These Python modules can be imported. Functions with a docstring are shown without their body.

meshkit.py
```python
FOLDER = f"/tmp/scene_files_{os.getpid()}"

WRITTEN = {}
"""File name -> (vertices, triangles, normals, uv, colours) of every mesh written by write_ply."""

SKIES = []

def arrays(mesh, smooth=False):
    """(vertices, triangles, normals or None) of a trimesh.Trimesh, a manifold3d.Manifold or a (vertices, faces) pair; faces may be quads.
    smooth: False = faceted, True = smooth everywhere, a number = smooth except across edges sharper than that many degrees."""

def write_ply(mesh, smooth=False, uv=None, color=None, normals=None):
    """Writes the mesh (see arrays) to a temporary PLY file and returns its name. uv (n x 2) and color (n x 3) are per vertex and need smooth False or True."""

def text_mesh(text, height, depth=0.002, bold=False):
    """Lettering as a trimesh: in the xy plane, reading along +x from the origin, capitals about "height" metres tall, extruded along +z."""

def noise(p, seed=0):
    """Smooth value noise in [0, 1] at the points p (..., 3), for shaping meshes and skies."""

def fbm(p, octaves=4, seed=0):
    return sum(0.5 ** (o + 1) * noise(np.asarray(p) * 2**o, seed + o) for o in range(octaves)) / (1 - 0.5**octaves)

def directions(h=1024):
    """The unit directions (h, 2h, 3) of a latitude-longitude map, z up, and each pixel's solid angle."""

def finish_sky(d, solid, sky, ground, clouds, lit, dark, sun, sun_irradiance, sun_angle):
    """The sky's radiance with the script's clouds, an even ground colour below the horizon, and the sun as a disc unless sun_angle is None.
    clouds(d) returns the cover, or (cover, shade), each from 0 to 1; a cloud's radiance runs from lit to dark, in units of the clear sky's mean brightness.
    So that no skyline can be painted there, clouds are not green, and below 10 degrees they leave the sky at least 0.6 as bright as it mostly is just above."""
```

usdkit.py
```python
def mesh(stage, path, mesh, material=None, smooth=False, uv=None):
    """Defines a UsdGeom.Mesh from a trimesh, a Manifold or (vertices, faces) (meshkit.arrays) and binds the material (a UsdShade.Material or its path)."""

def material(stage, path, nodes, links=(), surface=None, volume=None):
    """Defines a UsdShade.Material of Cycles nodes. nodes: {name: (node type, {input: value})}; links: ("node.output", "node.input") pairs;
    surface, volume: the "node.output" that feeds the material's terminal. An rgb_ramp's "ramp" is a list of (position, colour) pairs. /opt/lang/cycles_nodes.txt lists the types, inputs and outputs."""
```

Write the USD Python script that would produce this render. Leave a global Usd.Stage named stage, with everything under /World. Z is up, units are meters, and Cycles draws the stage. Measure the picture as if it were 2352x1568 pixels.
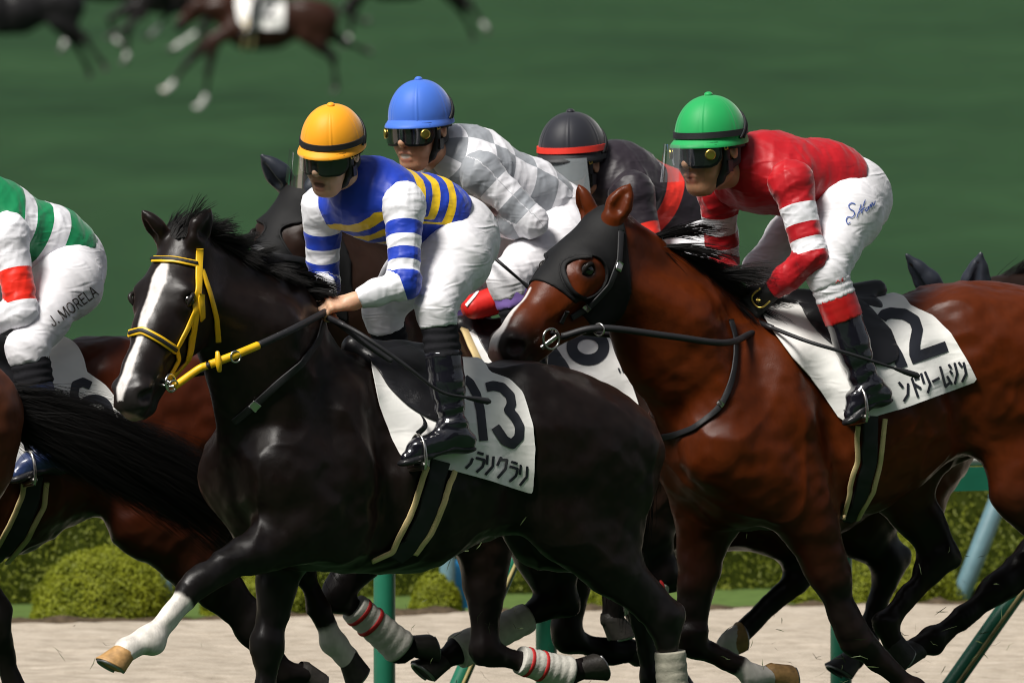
import math, random
import numpy as np, trimesh, shapely
from shapely import affinity
from shapely.geometry import Polygon, LineString, Point, box as sbox
from scipy.spatial import Delaunay, cKDTree
from pxr import Usd, UsdGeom, UsdLux, UsdShade, Sdf, Gf, Vt
import usdkit, meshkit

stage = Usd.Stage.CreateInMemory()
UsdGeom.SetStageUpAxis(stage, 'Z')
UsdGeom.SetStageMetersPerUnit(stage, 1.0)
UsdGeom.Xform.Define(stage, '/World')
UsdGeom.Scope.Define(stage, '/World/Looks')
T_ = Sdf.ValueTypeNames

# ------------------------------------------------------------------ camera, sky, sun
W, H = 2352.0, 1568.0                 # the photograph's picture plane, in the units used for sighting
FPX, CAMZ = 28000.0, 2.96
PITCH = (784 + 222) / 28000.0
EXPOSURE = 0.36
SUN_EL, SUN_AZ = math.radians(54), math.radians(-138)     # azimuth = atan2(x, y) towards the sun
SKY_STRENGTH, SUN_INTENSITY = 0.052, 1.05

cam = UsdGeom.Camera.Define(stage, '/World/camera')
cam.CreateHorizontalApertureAttr(36.0)
cam.CreateVerticalApertureAttr(36.0 * 682 / 1024)
cam.CreateFocalLengthAttr(36.0 * FPX / W)
cam.CreateFStopAttr(36.0 * FPX / W / 1000 / 0.058)
cam.CreateFocusDistanceAttr(40.2)
cam.CreateExposureAttr(EXPOSURE)
cam.CreateClippingRangeAttr(Gf.Vec2f(1.0, 5000.0))
cam.AddTranslateOp().Set(Gf.Vec3d(0, 0, CAMZ))
cam.AddRotateXOp().Set(90 - math.degrees(PITCH))

sky = UsdLux.DomeLight.Define(stage, '/World/sky')
sky.GetPrim().SetCustomDataByKey('kind', 'structure')
sky_mat = usdkit.material(stage, '/World/Looks/sky_air', {
    's': ('sky_texture', {'sky_type': 'single_scattering', 'sun_disc': False, 'sun_elevation': SUN_EL, 'sun_rotation': SUN_AZ, 'aerosol_density': 3.0}),
    'hs': ('hsv', {'saturation': 0.35, 'value': 1.0, 'hue': 0.5, 'fac': 1.0}),
    'b': ('background_shader', {'strength': SKY_STRENGTH})}, [('s.color', 'hs.color'), ('hs.color', 'b.color')], surface='b.background')
UsdShade.MaterialBindingAPI.Apply(sky.GetPrim()).Bind(sky_mat)
sun = UsdLux.DistantLight.Define(stage, '/World/sun')
sun.CreateNormalizeAttr(True)
sun.CreateIntensityAttr(SUN_INTENSITY)
sun.CreateAngleAttr(18.0)
sun.CreateColorAttr(Gf.Vec3f(1.0, 0.96, 0.9))
sun.AddRotateZOp().Set(-math.degrees(SUN_AZ))
sun.AddRotateXOp().Set(-(90 - math.degrees(SUN_EL)))

# ------------------------------------------------------------------ sighting: a point of the photograph onto a plane of the place
EYE = np.array([0, 0, CAMZ])
RIGHT = np.array([1.0, 0, 0])
FWD = np.array([0, math.cos(PITCH), -math.sin(PITCH)])
UPV = np.array([0, math.sin(PITCH), math.cos(PITCH)])
UP = np.array([0, 0, 1.0])

def rays(px, py):
    px, py = np.atleast_1d(np.asarray(px, float)), np.atleast_1d(np.asarray(py, float))
    d = RIGHT * ((px - W / 2) / FPX)[:, None] + UPV * ((H / 2 - py) / FPX)[:, None] + FWD
    return d / np.linalg.norm(d, axis=1, keepdims=True)

def at(px, py, Y):
    d = rays(px, py)[0]
    return EYE + d * (Y / d[1])

def on_ground(px, py, z=0.0):
    d = rays(px, py)[0]
    return EYE + d * ((z - CAMZ) / d[2])

def to_px(p):
    q = np.atleast_2d(p) - EYE
    w = q @ FWD
    return np.stack([W / 2 + q @ RIGHT / w * FPX, H / 2 - q @ UPV / w * FPX], 1)

def unit(v):
    v = np.asarray(v, float)
    return v / max(np.linalg.norm(v), 1e-12)

class Frame:
    """The upright median plane of a horse: forward f, left l (towards the viewer), up."""
    def __init__(s, px, py, Y, yaw):
        a = math.radians(yaw)
        s.f, s.l = np.array([-math.cos(a), -math.sin(a), 0]), np.array([math.sin(a), -math.cos(a), 0])
        s.o = at(px, py, Y)
        s.yaw = yaw
    def __call__(s, px, py, lat=0.0):
        d = rays(px, py)[0]
        t = (lat - (EYE - s.o) @ s.l) / (d @ s.l)
        return EYE + d * t

# ------------------------------------------------------------------ names, groups, meshes
used = {}
def numbered(path):
    n = used.get(path, 0)
    used[path] = n + 1
    return path if n == 0 else f'{path}_{n:03d}'

def tag(prim, label=None, cat=None, group=None, kind=None):
    p = prim.GetPrim() if hasattr(prim, 'GetPrim') else prim
    for k, v in (('label', label), ('category', cat), ('group', group), ('kind', kind)):
        if v: p.SetCustomDataByKey(k, v)
    return p

def thing(name, label, cat, loc=(0, 0, 0), group=None):
    path = numbered('/World/' + name)
    x = UsdGeom.Xform.Define(stage, path)
    x.AddTranslateOp().Set(Gf.Vec3d(*map(float, loc)))
    tag(x, label, cat, group)
    ORIGIN[path] = np.asarray(loc, float)
    return path

ORIGIN = {}
def origin_of(path):
    top = '/'.join(path.split('/')[:3])
    return ORIGIN.get(top, np.zeros(3))

def put(name, mesh, mat, parent=None, smooth=True, col=None, pat=None, label=None, cat=None, group=None, kind=None, bycorner=False):
    """One Mesh prim of the scene, given in world coordinates. col, pat: per-vertex primvars."""
    path = numbered((parent or '/World') + '/' + name)
    v, f = (np.asarray(mesh[0], float), np.asarray(mesh[1], int)) if isinstance(mesh, tuple) else (np.array(mesh.vertices), np.array(mesh.faces))
    if f.ndim == 2 and f.shape[1] == 4:
        f = np.vstack([f[:, [0, 1, 2]], f[:, [0, 2, 3]]])
    o = origin_of(path) if parent else np.zeros(3)
    m = usdkit.mesh(stage, path, (v - o, f), mat, smooth=smooth)
    if isinstance(smooth, bool):
        api = UsdGeom.PrimvarsAPI(m)
        if col is not None:
            api.CreatePrimvar('Cd', T_.Color3fArray, 'vertex').Set(Vt.Vec3fArray.FromNumpy(np.asarray(col, np.float32)))
        if pat is not None:
            api.CreatePrimvar('pat', T_.Float3Array, 'vertex').Set(Vt.Vec3fArray.FromNumpy(np.asarray(pat, np.float32)))
    tag(m, label, cat, group, kind)
    return path

def curves(name, strands, width, mat, parent=None, taper=True, **kw):
    path = numbered((parent or '/World') + '/' + name)
    o = origin_of(path) if parent else np.zeros(3)
    c = UsdGeom.BasisCurves.Define(stage, path)
    c.CreateTypeAttr('linear')
    c.CreatePointsAttr(Vt.Vec3fArray.FromNumpy((np.concatenate(strands) - o).astype(np.float32)))
    c.CreateCurveVertexCountsAttr(Vt.IntArray([len(s) for s in strands]))
    w = np.concatenate([width * (np.linspace(1, 0.25, len(s)) if taper else np.ones(len(s))) for s in strands]).astype(np.float32)
    c.CreateWidthsAttr(Vt.FloatArray.FromNumpy(w))
    c.SetWidthsInterpolation('vertex')
    UsdShade.MaterialBindingAPI.Apply(c.GetPrim()).Bind(mat)
    tag(c, **kw)
    return path

# ------------------------------------------------------------------ soft bodies: blended tapered limbs, meshed by surface nets
class Soft:
    def __init__(s): s.p = []
    def cone(s, a, b, ra, rb, k=0.04, n=None, sq=1.0, carve=False):
        a, b = np.asarray(a, float), np.asarray(b, float)
        s.p.append((a, b, float(ra), float(rb), float(k), None if n is None else unit(n), float(sq), carve))
        return s
    def ball(s, c, r, k=0.03, n=None, sq=1.0, carve=False):
        return s.cone(c, np.asarray(c, float) + 1e-5, r, r, k, n, sq, carve)
    def chain(s, pts, rs, k=0.03, n=None, sq=1.0):
        for i in range(len(pts) - 1):
            s.cone(pts[i], pts[i + 1], rs[i], rs[i + 1], k, n, sq)
        return s
    def copy(s):
        c = Soft(); c.p = list(s.p); return c
    def grown(s, g):
        c = Soft(); c.p = [(a, b, max(ra + g, .001), max(rb + g, .001), k, n, sq, cv) for a, b, ra, rb, k, n, sq, cv in s.p]; return c
    def ev(s, P, margin=0.06, group=64):
        """Blended distance at the points; runs of `group` points are culled together."""
        P = np.asarray(P, np.float32)
        n0 = len(P)
        if n0 == 0: return np.zeros(0, np.float32)
        pad = (-n0) % group
        if pad: P = np.vstack([P, np.repeat(P[-1:], pad, 0)])
        G = P.reshape(-1, group, 3)
        gl, gh = G.min(1), G.max(1)
        D = np.full((len(G), group), 1.0, np.float32)
        for a, b, ra, rb, k, n, sq, cv in s.p:
            r = max(ra, rb) * max(1.0, sq) + k + margin
            lo, hi = np.minimum(a, b) - r, np.maximum(a, b) + r
            i = np.nonzero(((gh > lo) & (gl < hi)).all(1))[0]
            if not len(i): continue
            q = (G[i] - a.astype(np.float32)).reshape(-1, 3)
            ba = b - a
            if n is not None:
                n32 = n.astype(np.float32)
                q = q + (q @ n32)[:, None] * (n32 * np.float32(1 / sq - 1))
                ba = ba + n * (ba @ n) * (1 / sq - 1)
            ba32 = ba.astype(np.float32)
            h = np.clip(q @ (ba32 / np.float32(max(ba @ ba, 1e-12))), 0, 1)
            q -= h[:, None] * ba32
            L = np.sqrt(np.einsum('ij,ij->i', q, q)) + np.float32(1e-7)
            d = L - (np.float32(ra) + np.float32(rb - ra) * h)
            if n is not None:
                qn = q @ n32
                d = d * L / np.sqrt(np.maximum(L * L + qn * qn * np.float32(1 / sq ** 2 - 1), 1e-12))
            d = d.reshape(len(i), group)
            e = D[i]
            k = np.float32(k)
            if cv:
                hh = np.maximum(k - np.abs(e + d), 0)
                D[i] = np.maximum(e, -d) + hh * hh * (np.float32(.25) / k)
            else:
                hh = np.maximum(k - np.abs(e - d), 0)
                D[i] = np.minimum(e, d) - hh * hh * (np.float32(.25) / k)
        return D.ravel()[:n0]
    def bounds(s, pad=0.03):
        lo = np.min([np.minimum(a, b) - max(ra, rb) * max(1, sq) for a, b, ra, rb, k, n, sq, cv in s.p if not cv], 0) - pad
        hi = np.max([np.maximum(a, b) + max(ra, rb) * max(1, sq) for a, b, ra, rb, k, n, sq, cv in s.p if not cv], 0) + pad
        return lo, hi
    def mesh(s, h, fine=(), clip=None, lo=None, hi=None):
        """h: cell size; fine: [(lo, hi, cell)] boxes with smaller cells; clip(P, D) -> D, a last change of the distance."""
        b0, b1 = s.bounds()
        lo, hi = b0 if lo is None else np.maximum(lo, b0), b1 if hi is None else np.minimum(hi, b1)
        axes = []
        for k in range(3):
            xs, x = [lo[k]], lo[k]
            while x < hi[k]:
                st = h
                for fl, fh, fs in fine:
                    if fl[k] - h < x < fh[k]: st = min(st, fs)
                x += st; xs.append(x)
            axes.append(np.array(xs))
        B = 5
        axes = [np.concatenate([a, a[-1] + (a[-1] - a[-2]) * np.arange(1, (-len(a)) % B + 1)]) if len(a) % B else a for a in axes]
        nb = [len(a) // B for a in axes]
        lo_c, hi_c = [a.reshape(-1, B)[:, 0] for a in axes], [np.append(a.reshape(-1, B)[1:, 0], a[-1]) for a in axes]
        ce, hs = [(u + v) / 2 for u, v in zip(lo_c, hi_c)], [(v - u) / 2 for u, v in zip(lo_c, hi_c)]
        C = np.stack(np.meshgrid(*ce, indexing='ij'), -1).reshape(-1, 3)
        R = np.sqrt(sum(x ** 2 for x in np.meshgrid(*hs, indexing='ij'))).ravel()
        fun = (lambda P, mg: s.ev(P, mg, B ** 3 if mg < .1 else nb[2])) if clip is None else (lambda P, mg: clip(P, s.ev(P, mg, B ** 3 if mg < .1 else nb[2])))
        d = fun(C, 0.25)
        act = np.abs(d) < R * 1.35 + 0.012
        sgn = np.where(d < 0, -1.0, 1.0).astype(np.float32).reshape(nb)
        for k in range(3): sgn = np.repeat(sgn, B, k)
        F = sgn
        bi = np.stack(np.unravel_index(np.nonzero(act)[0], nb), 1) * B
        o = np.stack(np.meshgrid(*[np.arange(B)] * 3, indexing='ij'), -1).reshape(-1, 3)
        ix = (bi[:, None] + o[None]).reshape(-1, 3)
        P = np.stack([axes[k][ix[:, k]] for k in range(3)], 1)
        F[ix[:, 0], ix[:, 1], ix[:, 2]] = fun(P, 0.05)
        return nets(F, axes)

def nets(F, axes):
    I = F < 0
    n = np.array(F.shape) - 1
    c = np.zeros(n, np.int8)
    for a in (0, 1):
        for b in (0, 1):
            for d in (0, 1):
                c += I[a:a + n[0], b:b + n[1], d:d + n[2]]
    ijk = np.argwhere((c > 0) & (c < 8))
    vid = np.full(n, -1, np.int64)
    vid[tuple(ijk.T)] = np.arange(len(ijk))
    val = {}
    for a in (0, 1):
        for b in (0, 1):
            for d in (0, 1):
                val[a, b, d] = F[ijk[:, 0] + a, ijk[:, 1] + b, ijk[:, 2] + d].astype(float)
    acc, cnt = np.zeros((len(ijk), 3)), np.zeros(len(ijk))
    for k in range(3):
        for u in (0, 1):
            for w in (0, 1):
                c0 = [u, w]; c0.insert(k, 0); c1 = [u, w]; c1.insert(k, 1)
                v0, v1 = val[tuple(c0)], val[tuple(c1)]
                m = (v0 < 0) != (v1 < 0)
                t = np.where(m, v0 / np.where(m, v0 - v1, 1), 0)
                p = np.tile(np.array(c0, float), (len(ijk), 1)); p[:, k] = t
                acc[m] += p[m]; cnt[m] += 1
    fr = acc / np.maximum(cnt, 1)[:, None]
    V = np.stack([axes[k][ijk[:, k]] + fr[:, k] * (axes[k][ijk[:, k] + 1] - axes[k][ijk[:, k]]) for k in range(3)], 1)
    quads = []
    for k in range(3):
        a, b = [(1, 2), (2, 0), (0, 1)][k]
        s0 = [slice(None)] * 3; s1 = [slice(None)] * 3
        s0[k], s1[k] = slice(0, -1), slice(1, None)
        for x in (a, b):
            s0[x] = slice(1, -1); s1[x] = slice(1, -1)
        i0, i1 = I[tuple(s0)], I[tuple(s1)]
        for flip in (False, True):
            e = np.argwhere(i0 & ~i1) if not flip else np.argwhere(~i0 & i1)
            if not len(e): continue
            e = e.copy(); e[:, a] += 1; e[:, b] += 1
            def cell(da, db):
                q = e.copy(); q[:, a] += da; q[:, b] += db
                return vid[tuple(q.T)]
            q = np.stack([cell(-1, -1), cell(0, -1), cell(0, 0), cell(-1, 0)], 1)
            quads.append(q[:, ::-1] if flip else q)
    Q = np.vstack(quads)
    return trimesh.Trimesh(V, np.vstack([Q[:, [0, 1, 2]], Q[:, [0, 2, 3]]]), process=False)

def relax(m, it=2, lam=0.5):
    """Light umbrella smoothing that keeps volume (a Taubin pair per step)."""
    v, e = np.array(m.vertices), m.edges_unique
    n = np.zeros(len(v)); np.add.at(n, e[:, 0], 1); np.add.at(n, e[:, 1], 1)
    for i in range(it):
        for l in (lam, -lam * 1.03):
            s = np.zeros_like(v); np.add.at(s, e[:, 0], v[e[:, 1]]); np.add.at(s, e[:, 1], v[e[:, 0]])
            v = v + l * (s / np.maximum(n, 1)[:, None] - v)
    m.vertices = v
    return m

def drop_loose(m, keep=0.03):
    lab = trimesh.graph.connected_component_labels(m.face_adjacency, node_count=len(m.faces))
    big = np.bincount(lab)
    ok = big[lab] >= keep * big.max()
    if ok.all(): return m
    m.update_faces(ok); m.remove_unreferenced_vertices()
    return m

# ------------------------------------------------------------------ shapes by hand
def tube(pts, r, sides=8, flat=None, caps=True):
    """Swept tube; r a number or one per point; flat = (thickness factor, direction) squashes the section along a direction."""
    p = np.asarray(pts, float)
    r = np.broadcast_to(np.asarray(r, float), (len(p),))
    t = np.gradient(p, axis=0); t /= np.linalg.norm(t, axis=1, keepdims=True) + 1e-12
    a = np.zeros_like(p)
    ref = np.array([0, 0, 1.0]) if abs(t[0, 2]) < .9 else np.array([1.0, 0, 0])
    for i in range(len(p)):
        ref = ref - t[i] * (ref @ t[i]); ref = unit(ref); a[i] = ref
    b = np.cross(t, a)
    g = np.arange(sides) * 2 * np.pi / sides
    off = np.cos(g)[None, :, None] * a[:, None] + np.sin(g)[None, :, None] * b[:, None]
    v = (p[:, None] + r[:, None, None] * off).reshape(-1, 3)
    i, j = np.meshgrid(np.arange(len(p) - 1), np.arange(sides), indexing='ij')
    q = np.stack([i * sides + j, i * sides + (j + 1) % sides, (i + 1) * sides + (j + 1) % sides, (i + 1) * sides + j], -1).reshape(-1, 4)
    f = np.vstack([q[:, [0, 1, 2]], q[:, [0, 2, 3]]])
    if caps:
        n = len(v)
        v = np.vstack([v, p[0], p[-1]])
        k = np.arange(sides)
        f = np.vstack([f, np.stack([np.full(sides, n), (k + 1) % sides, k], 1), np.stack([np.full(sides, n + 1), (len(p) - 1) * sides + k, (len(p) - 1) * sides + (k + 1) % sides], 1)])
    return trimesh.Trimesh(v, f, process=False)

def ribbon(pts, nrm, width, thick=0.004):
    """A flat strap along pts lying on a surface with normals nrm."""
    p, n = np.asarray(pts, float), np.asarray(nrm, float)
    width = np.broadcast_to(np.asarray(width, float), (len(p),))
    t = np.gradient(p, axis=0); t /= np.linalg.norm(t, axis=1, keepdims=True) + 1e-12
    s = np.cross(n, t); s /= np.linalg.norm(s, axis=1, keepdims=True) + 1e-12
    w2 = width[:, None] / 2
    e = 0.8
    ring = np.stack([p - s * w2, p - s * w2 * e + n * thick, p + s * w2 * e + n * thick, p + s * w2, p + s * w2 * e - n * thick * .6, p - s * w2 * e - n * thick * .6], 1)
    m = 6
    v = ring.reshape(-1, 3)
    i, j = np.meshgrid(np.arange(len(p) - 1), np.arange(m), indexing='ij')
    q = np.stack([i * m + j, i * m + (j + 1) % m, (i + 1) * m + (j + 1) % m, (i + 1) * m + j], -1).reshape(-1, 4)
    f = np.vstack([q[:, [0, 1, 2]], q[:, [0, 2, 3]]])
    for base in (0, (len(p) - 1) * m):
        f = np.vstack([f, [[base, base + k, base + k + 1] for k in range(1, m - 1)]])
    return trimesh.Trimesh(v, f, process=False)

def dense(pts, step):
    p = np.asarray(pts, float)
    d = np.concatenate([[0], np.cumsum(np.linalg.norm(np.diff(p, axis=0), axis=1))])
    n = max(2, int(d[-1] / step) + 1)
    x = np.linspace(0, d[-1], n)
    return np.stack([np.interp(x, d, p[:, k]) for k in range(p.shape[1])], 1)

def spline(pts, n=24):
    """Catmull-Rom through the points."""
    p = np.asarray(pts, float)
    q = np.vstack([2 * p[0] - p[1], p, 2 * p[-1] - p[-2]])
    out = []
    m = max(2, n // (len(p) - 1))
    for i in range(1, len(q) - 2):
        t = np.linspace(0, 1, m, endpoint=False)[:, None]
        a, b, c, d = q[i - 1], q[i], q[i + 1], q[i + 2]
        out.append(.5 * (2 * b + (c - a) * t + (2 * a - 5 * b + 4 * c - d) * t ** 2 + (3 * b - a - 3 * c + d) * t ** 3))
    return np.vstack(out + [p[-1:]])

def ring(c, axis, R, r, n=28, sides=8, sx=1.0, xdir=None):
    axis = unit(axis)
    u = unit(np.cross(axis, xdir if xdir is not None else [0.3, 0.2, 1.0]))
    w = np.cross(axis, u)
    g = np.linspace(0, 2 * np.pi, n)
    return tube([c + R * (sx * math.cos(x) * u + math.sin(x) * w) for x in g], r, sides, caps=False)

def fill(poly, step):
    """Triangulate a shapely polygon with inner points about step apart."""
    tris_v, tris_f, n = [], [], 0
    for g in getattr(poly, 'geoms', [poly]):
        if g.is_empty or g.area <= 0: continue
        bd = []
        for rg in [g.exterior, *g.interiors]:
            L = rg.length
            bd.append(np.array([rg.interpolate(x).coords[0] for x in np.linspace(0, L, max(6, int(L / step)), endpoint=False)]))
        x0, y0, x1, y1 = g.bounds
        xs, ys = np.meshgrid(np.arange(x0, x1, step), np.arange(y0, y1, step * .87))
        xs = xs + (np.arange(len(xs)) % 2)[:, None] * step * .5
        pts = np.stack([xs.ravel(), ys.ravel()], 1)
        inner = g.buffer(-step * .45)
        if not inner.is_empty and len(pts):
            pts = pts[shapely.contains_xy(inner, pts[:, 0], pts[:, 1])]
        P = np.vstack(bd + [pts])
        t = Delaunay(P).simplices
        ce = P[t].mean(1)
        t = t[shapely.contains_xy(g, ce[:, 0], ce[:, 1])]
        a = P[t]
        cr = (a[:, 1, 0] - a[:, 0, 0]) * (a[:, 2, 1] - a[:, 0, 1]) - (a[:, 1, 1] - a[:, 0, 1]) * (a[:, 2, 0] - a[:, 0, 0])
        t = np.where((cr < 0)[:, None], t[:, ::-1], t)
        tris_v.append(P); tris_f.append(t + n); n += len(P)
    if not tris_v: return np.zeros((0, 2)), np.zeros((0, 3), int)
    return np.vstack(tris_v), np.vstack(tris_f)

def cast(mesh, o, d):
    loc, ri, ti = mesh.ray.intersects_location(o, d, multiple_hits=False)
    P, N = np.full((len(o), 3), np.nan), np.full((len(o), 3), np.nan)
    P[ri], N[ri] = loc, mesh.face_normals[ti]
    return P, N

def sight(mesh, px, py):
    d = rays(px, py)
    return cast(mesh, np.tile(EYE, (len(d), 1)) + d * 20.0, d)

def mend(A):
    """Fill missing rows from the nearest known ones along the list."""
    A = A.copy(); ok = ~np.isnan(A[:, 0])
    if ok.all() or not ok.any(): return A
    i = np.arange(len(A))
    for k in range(A.shape[1]): A[~ok, k] = np.interp(i[~ok], i[ok], A[ok, k])
    return A

def strap_on(mesh, pts, width, lift=0.004, thick=0.004, step=4.0):
    """A strap sighted along pts and laid on the mesh."""
    q = dense(pts, step)
    P, N = sight(mesh, q[:, 0], q[:, 1])
    P, N = mend(P), mend(N)
    for _ in range(3):
        N[1:-1] = N[:-2] + N[1:-1] * 2 + N[2:]
        N /= np.linalg.norm(N, axis=1, keepdims=True) + 1e-9
    P = P + N * lift
    for _ in range(2): P[1:-1] = (P[:-2] + 2 * P[1:-1] + P[2:]) / 4
    return ribbon(P, N, width, thick)

def decal(mesh, poly, lift=0.002, step=6.0):
    """A thin printed shape, sighted as a polygon and laid on the mesh."""
    p, f = fill(poly, step)
    if not len(p): return None
    P, N = sight(mesh, p[:, 0], p[:, 1])
    ok = ~np.isnan(P[:, 0])
    d = rays(p[:, 0], p[:, 1])
    N = np.where(((N * d).sum(1) > 0)[:, None], -N, N)
    V = np.where(ok[:, None], P + np.nan_to_num(N) * lift, 0)
    z = (V - EYE) @ FWD
    f = f[ok[f].all(1)]
    f = f[np.ptp(z[f], axis=1) < 0.06]
    f = f[:, ::-1]
    m = trimesh.Trimesh(V, f, process=False); m.remove_unreferenced_vertices()
    return m

def strokes(lines, width):
    return shapely.union_all([LineString(l).buffer(width / 2, cap_style='flat', join_style='round') for l in lines])

def noise(p, scale, seed=0, oct=3):
    return meshkit.fbm(np.asarray(p) * scale, oct, seed) - 0.5

# ------------------------------------------------------------------ materials
LOOKS = '/World/Looks/'
def mat_plain(name, color, rough=0.5, spec=0.5, bump=0.0, bscale=200.0, metal=0.0, coat=0.0, sheen=0.0, var=0.12, vscale=18.0, sub=0.0, **extra):
    """A surface of one colour with a little grain, unevenness and relief."""
    nodes = {'g': ('geometry', {}),
             'n': ('noise_texture', {'scale': vscale, 'detail': 4.0}),
             'r': ('rgb_ramp', {'ramp': [(0.25, [c * (1 - var) for c in color]), (0.75, [min(1, c * (1 + var)) for c in color])]}),
             'p': ('principled_bsdf', {'roughness': rough, 'specular_ior_level': spec, 'metallic': metal, 'coat_weight': coat, 'coat_roughness': 0.1, 'sheen_weight': sheen, 'sheen_roughness': 0.4, **extra})}
    links = [('g.position', 'n.vector'), ('n.fac', 'r.fac'), ('r.color', 'p.base_color')]
    if bump:
        nodes['bn'] = ('noise_texture', {'scale': bscale, 'detail': 3.0})
        nodes['b'] = ('bump', {'strength': bump, 'distance': 0.004})
        links += [('g.position', 'bn.vector'), ('bn.fac', 'b.height'), ('b.normal', 'p.normal')]
    if sub:
        nodes['p'][1].update({'subsurface_weight': sub, 'subsurface_radius': (0.012, 0.005, 0.003), 'subsurface_scale': 1.0})
    return usdkit.material(stage, LOOKS + name, nodes, links, surface='p.BSDF')

def mat_coat(name, rough=0.38, spec=0.20, gloss=0.0, sub=0.0, bump=0.25, var=0.14, sheen=0.0, tint=(1, 1, 1)):
    """Short horse hair (or skin): the colour is the animal's own, carried by the mesh; fine hair relief and patchy sheen."""
    nodes = {'a': ('attribute', {'attribute': 'Cd'}), 'g': ('geometry', {}),
             'mp': ('mapping', {'scale': (30, 30, 11)}),
             'n': ('noise_texture', {'scale': 1.0, 'detail': 6.0, 'roughness': 0.65}),
             'nr': ('map_range', {'from_min': 0.3, 'from_max': 0.7, 'to_min': 1 - var, 'to_max': 1 + var}),
             'mx': ('vector_math', {'math_type': 'scale'}),
             'n2': ('noise_texture', {'scale': 14.0, 'detail': 3.0}),
             'rr': ('map_range', {'from_min': 0.3, 'from_max': 0.7, 'to_min': rough - 0.07, 'to_max': rough + 0.09}),
             'mp2': ('mapping', {'scale': (420, 420, 130)}),
             'n3': ('noise_texture', {'scale': 1.0, 'detail': 2.0}),
             'b': ('bump', {'strength': bump, 'distance': 0.002}),
             'p': ('principled_bsdf', {'specular_ior_level': spec, 'coat_weight': gloss, 'coat_roughness': 0.28, 'sheen_weight': sheen, 'sheen_roughness': 0.45, 'sheen_tint': tint})}
    links = [('g.position', 'mp.vector'), ('mp.vector', 'n.vector'), ('n.fac', 'nr.value'), ('a.color', 'mx.vector1'), ('nr.result', 'mx.scale'), ('mx.vector', 'p.base_color'),
             ('g.position', 'n2.vector'), ('n2.fac', 'rr.value'), ('rr.result', 'p.roughness'), ('g.position', 'mp2.vector'), ('mp2.vector', 'n3.vector'), ('n3.fac', 'b.height'), ('b.normal', 'p.normal')]
    if sub:
        nodes['p'][1].update({'subsurface_weight': sub, 'subsurface_radius': (0.012, 0.005, 0.003), 'subsurface_scale': 1.0})
    return usdkit.material(stage, LOOKS + name, nodes, links, surface='p.BSDF')

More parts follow.
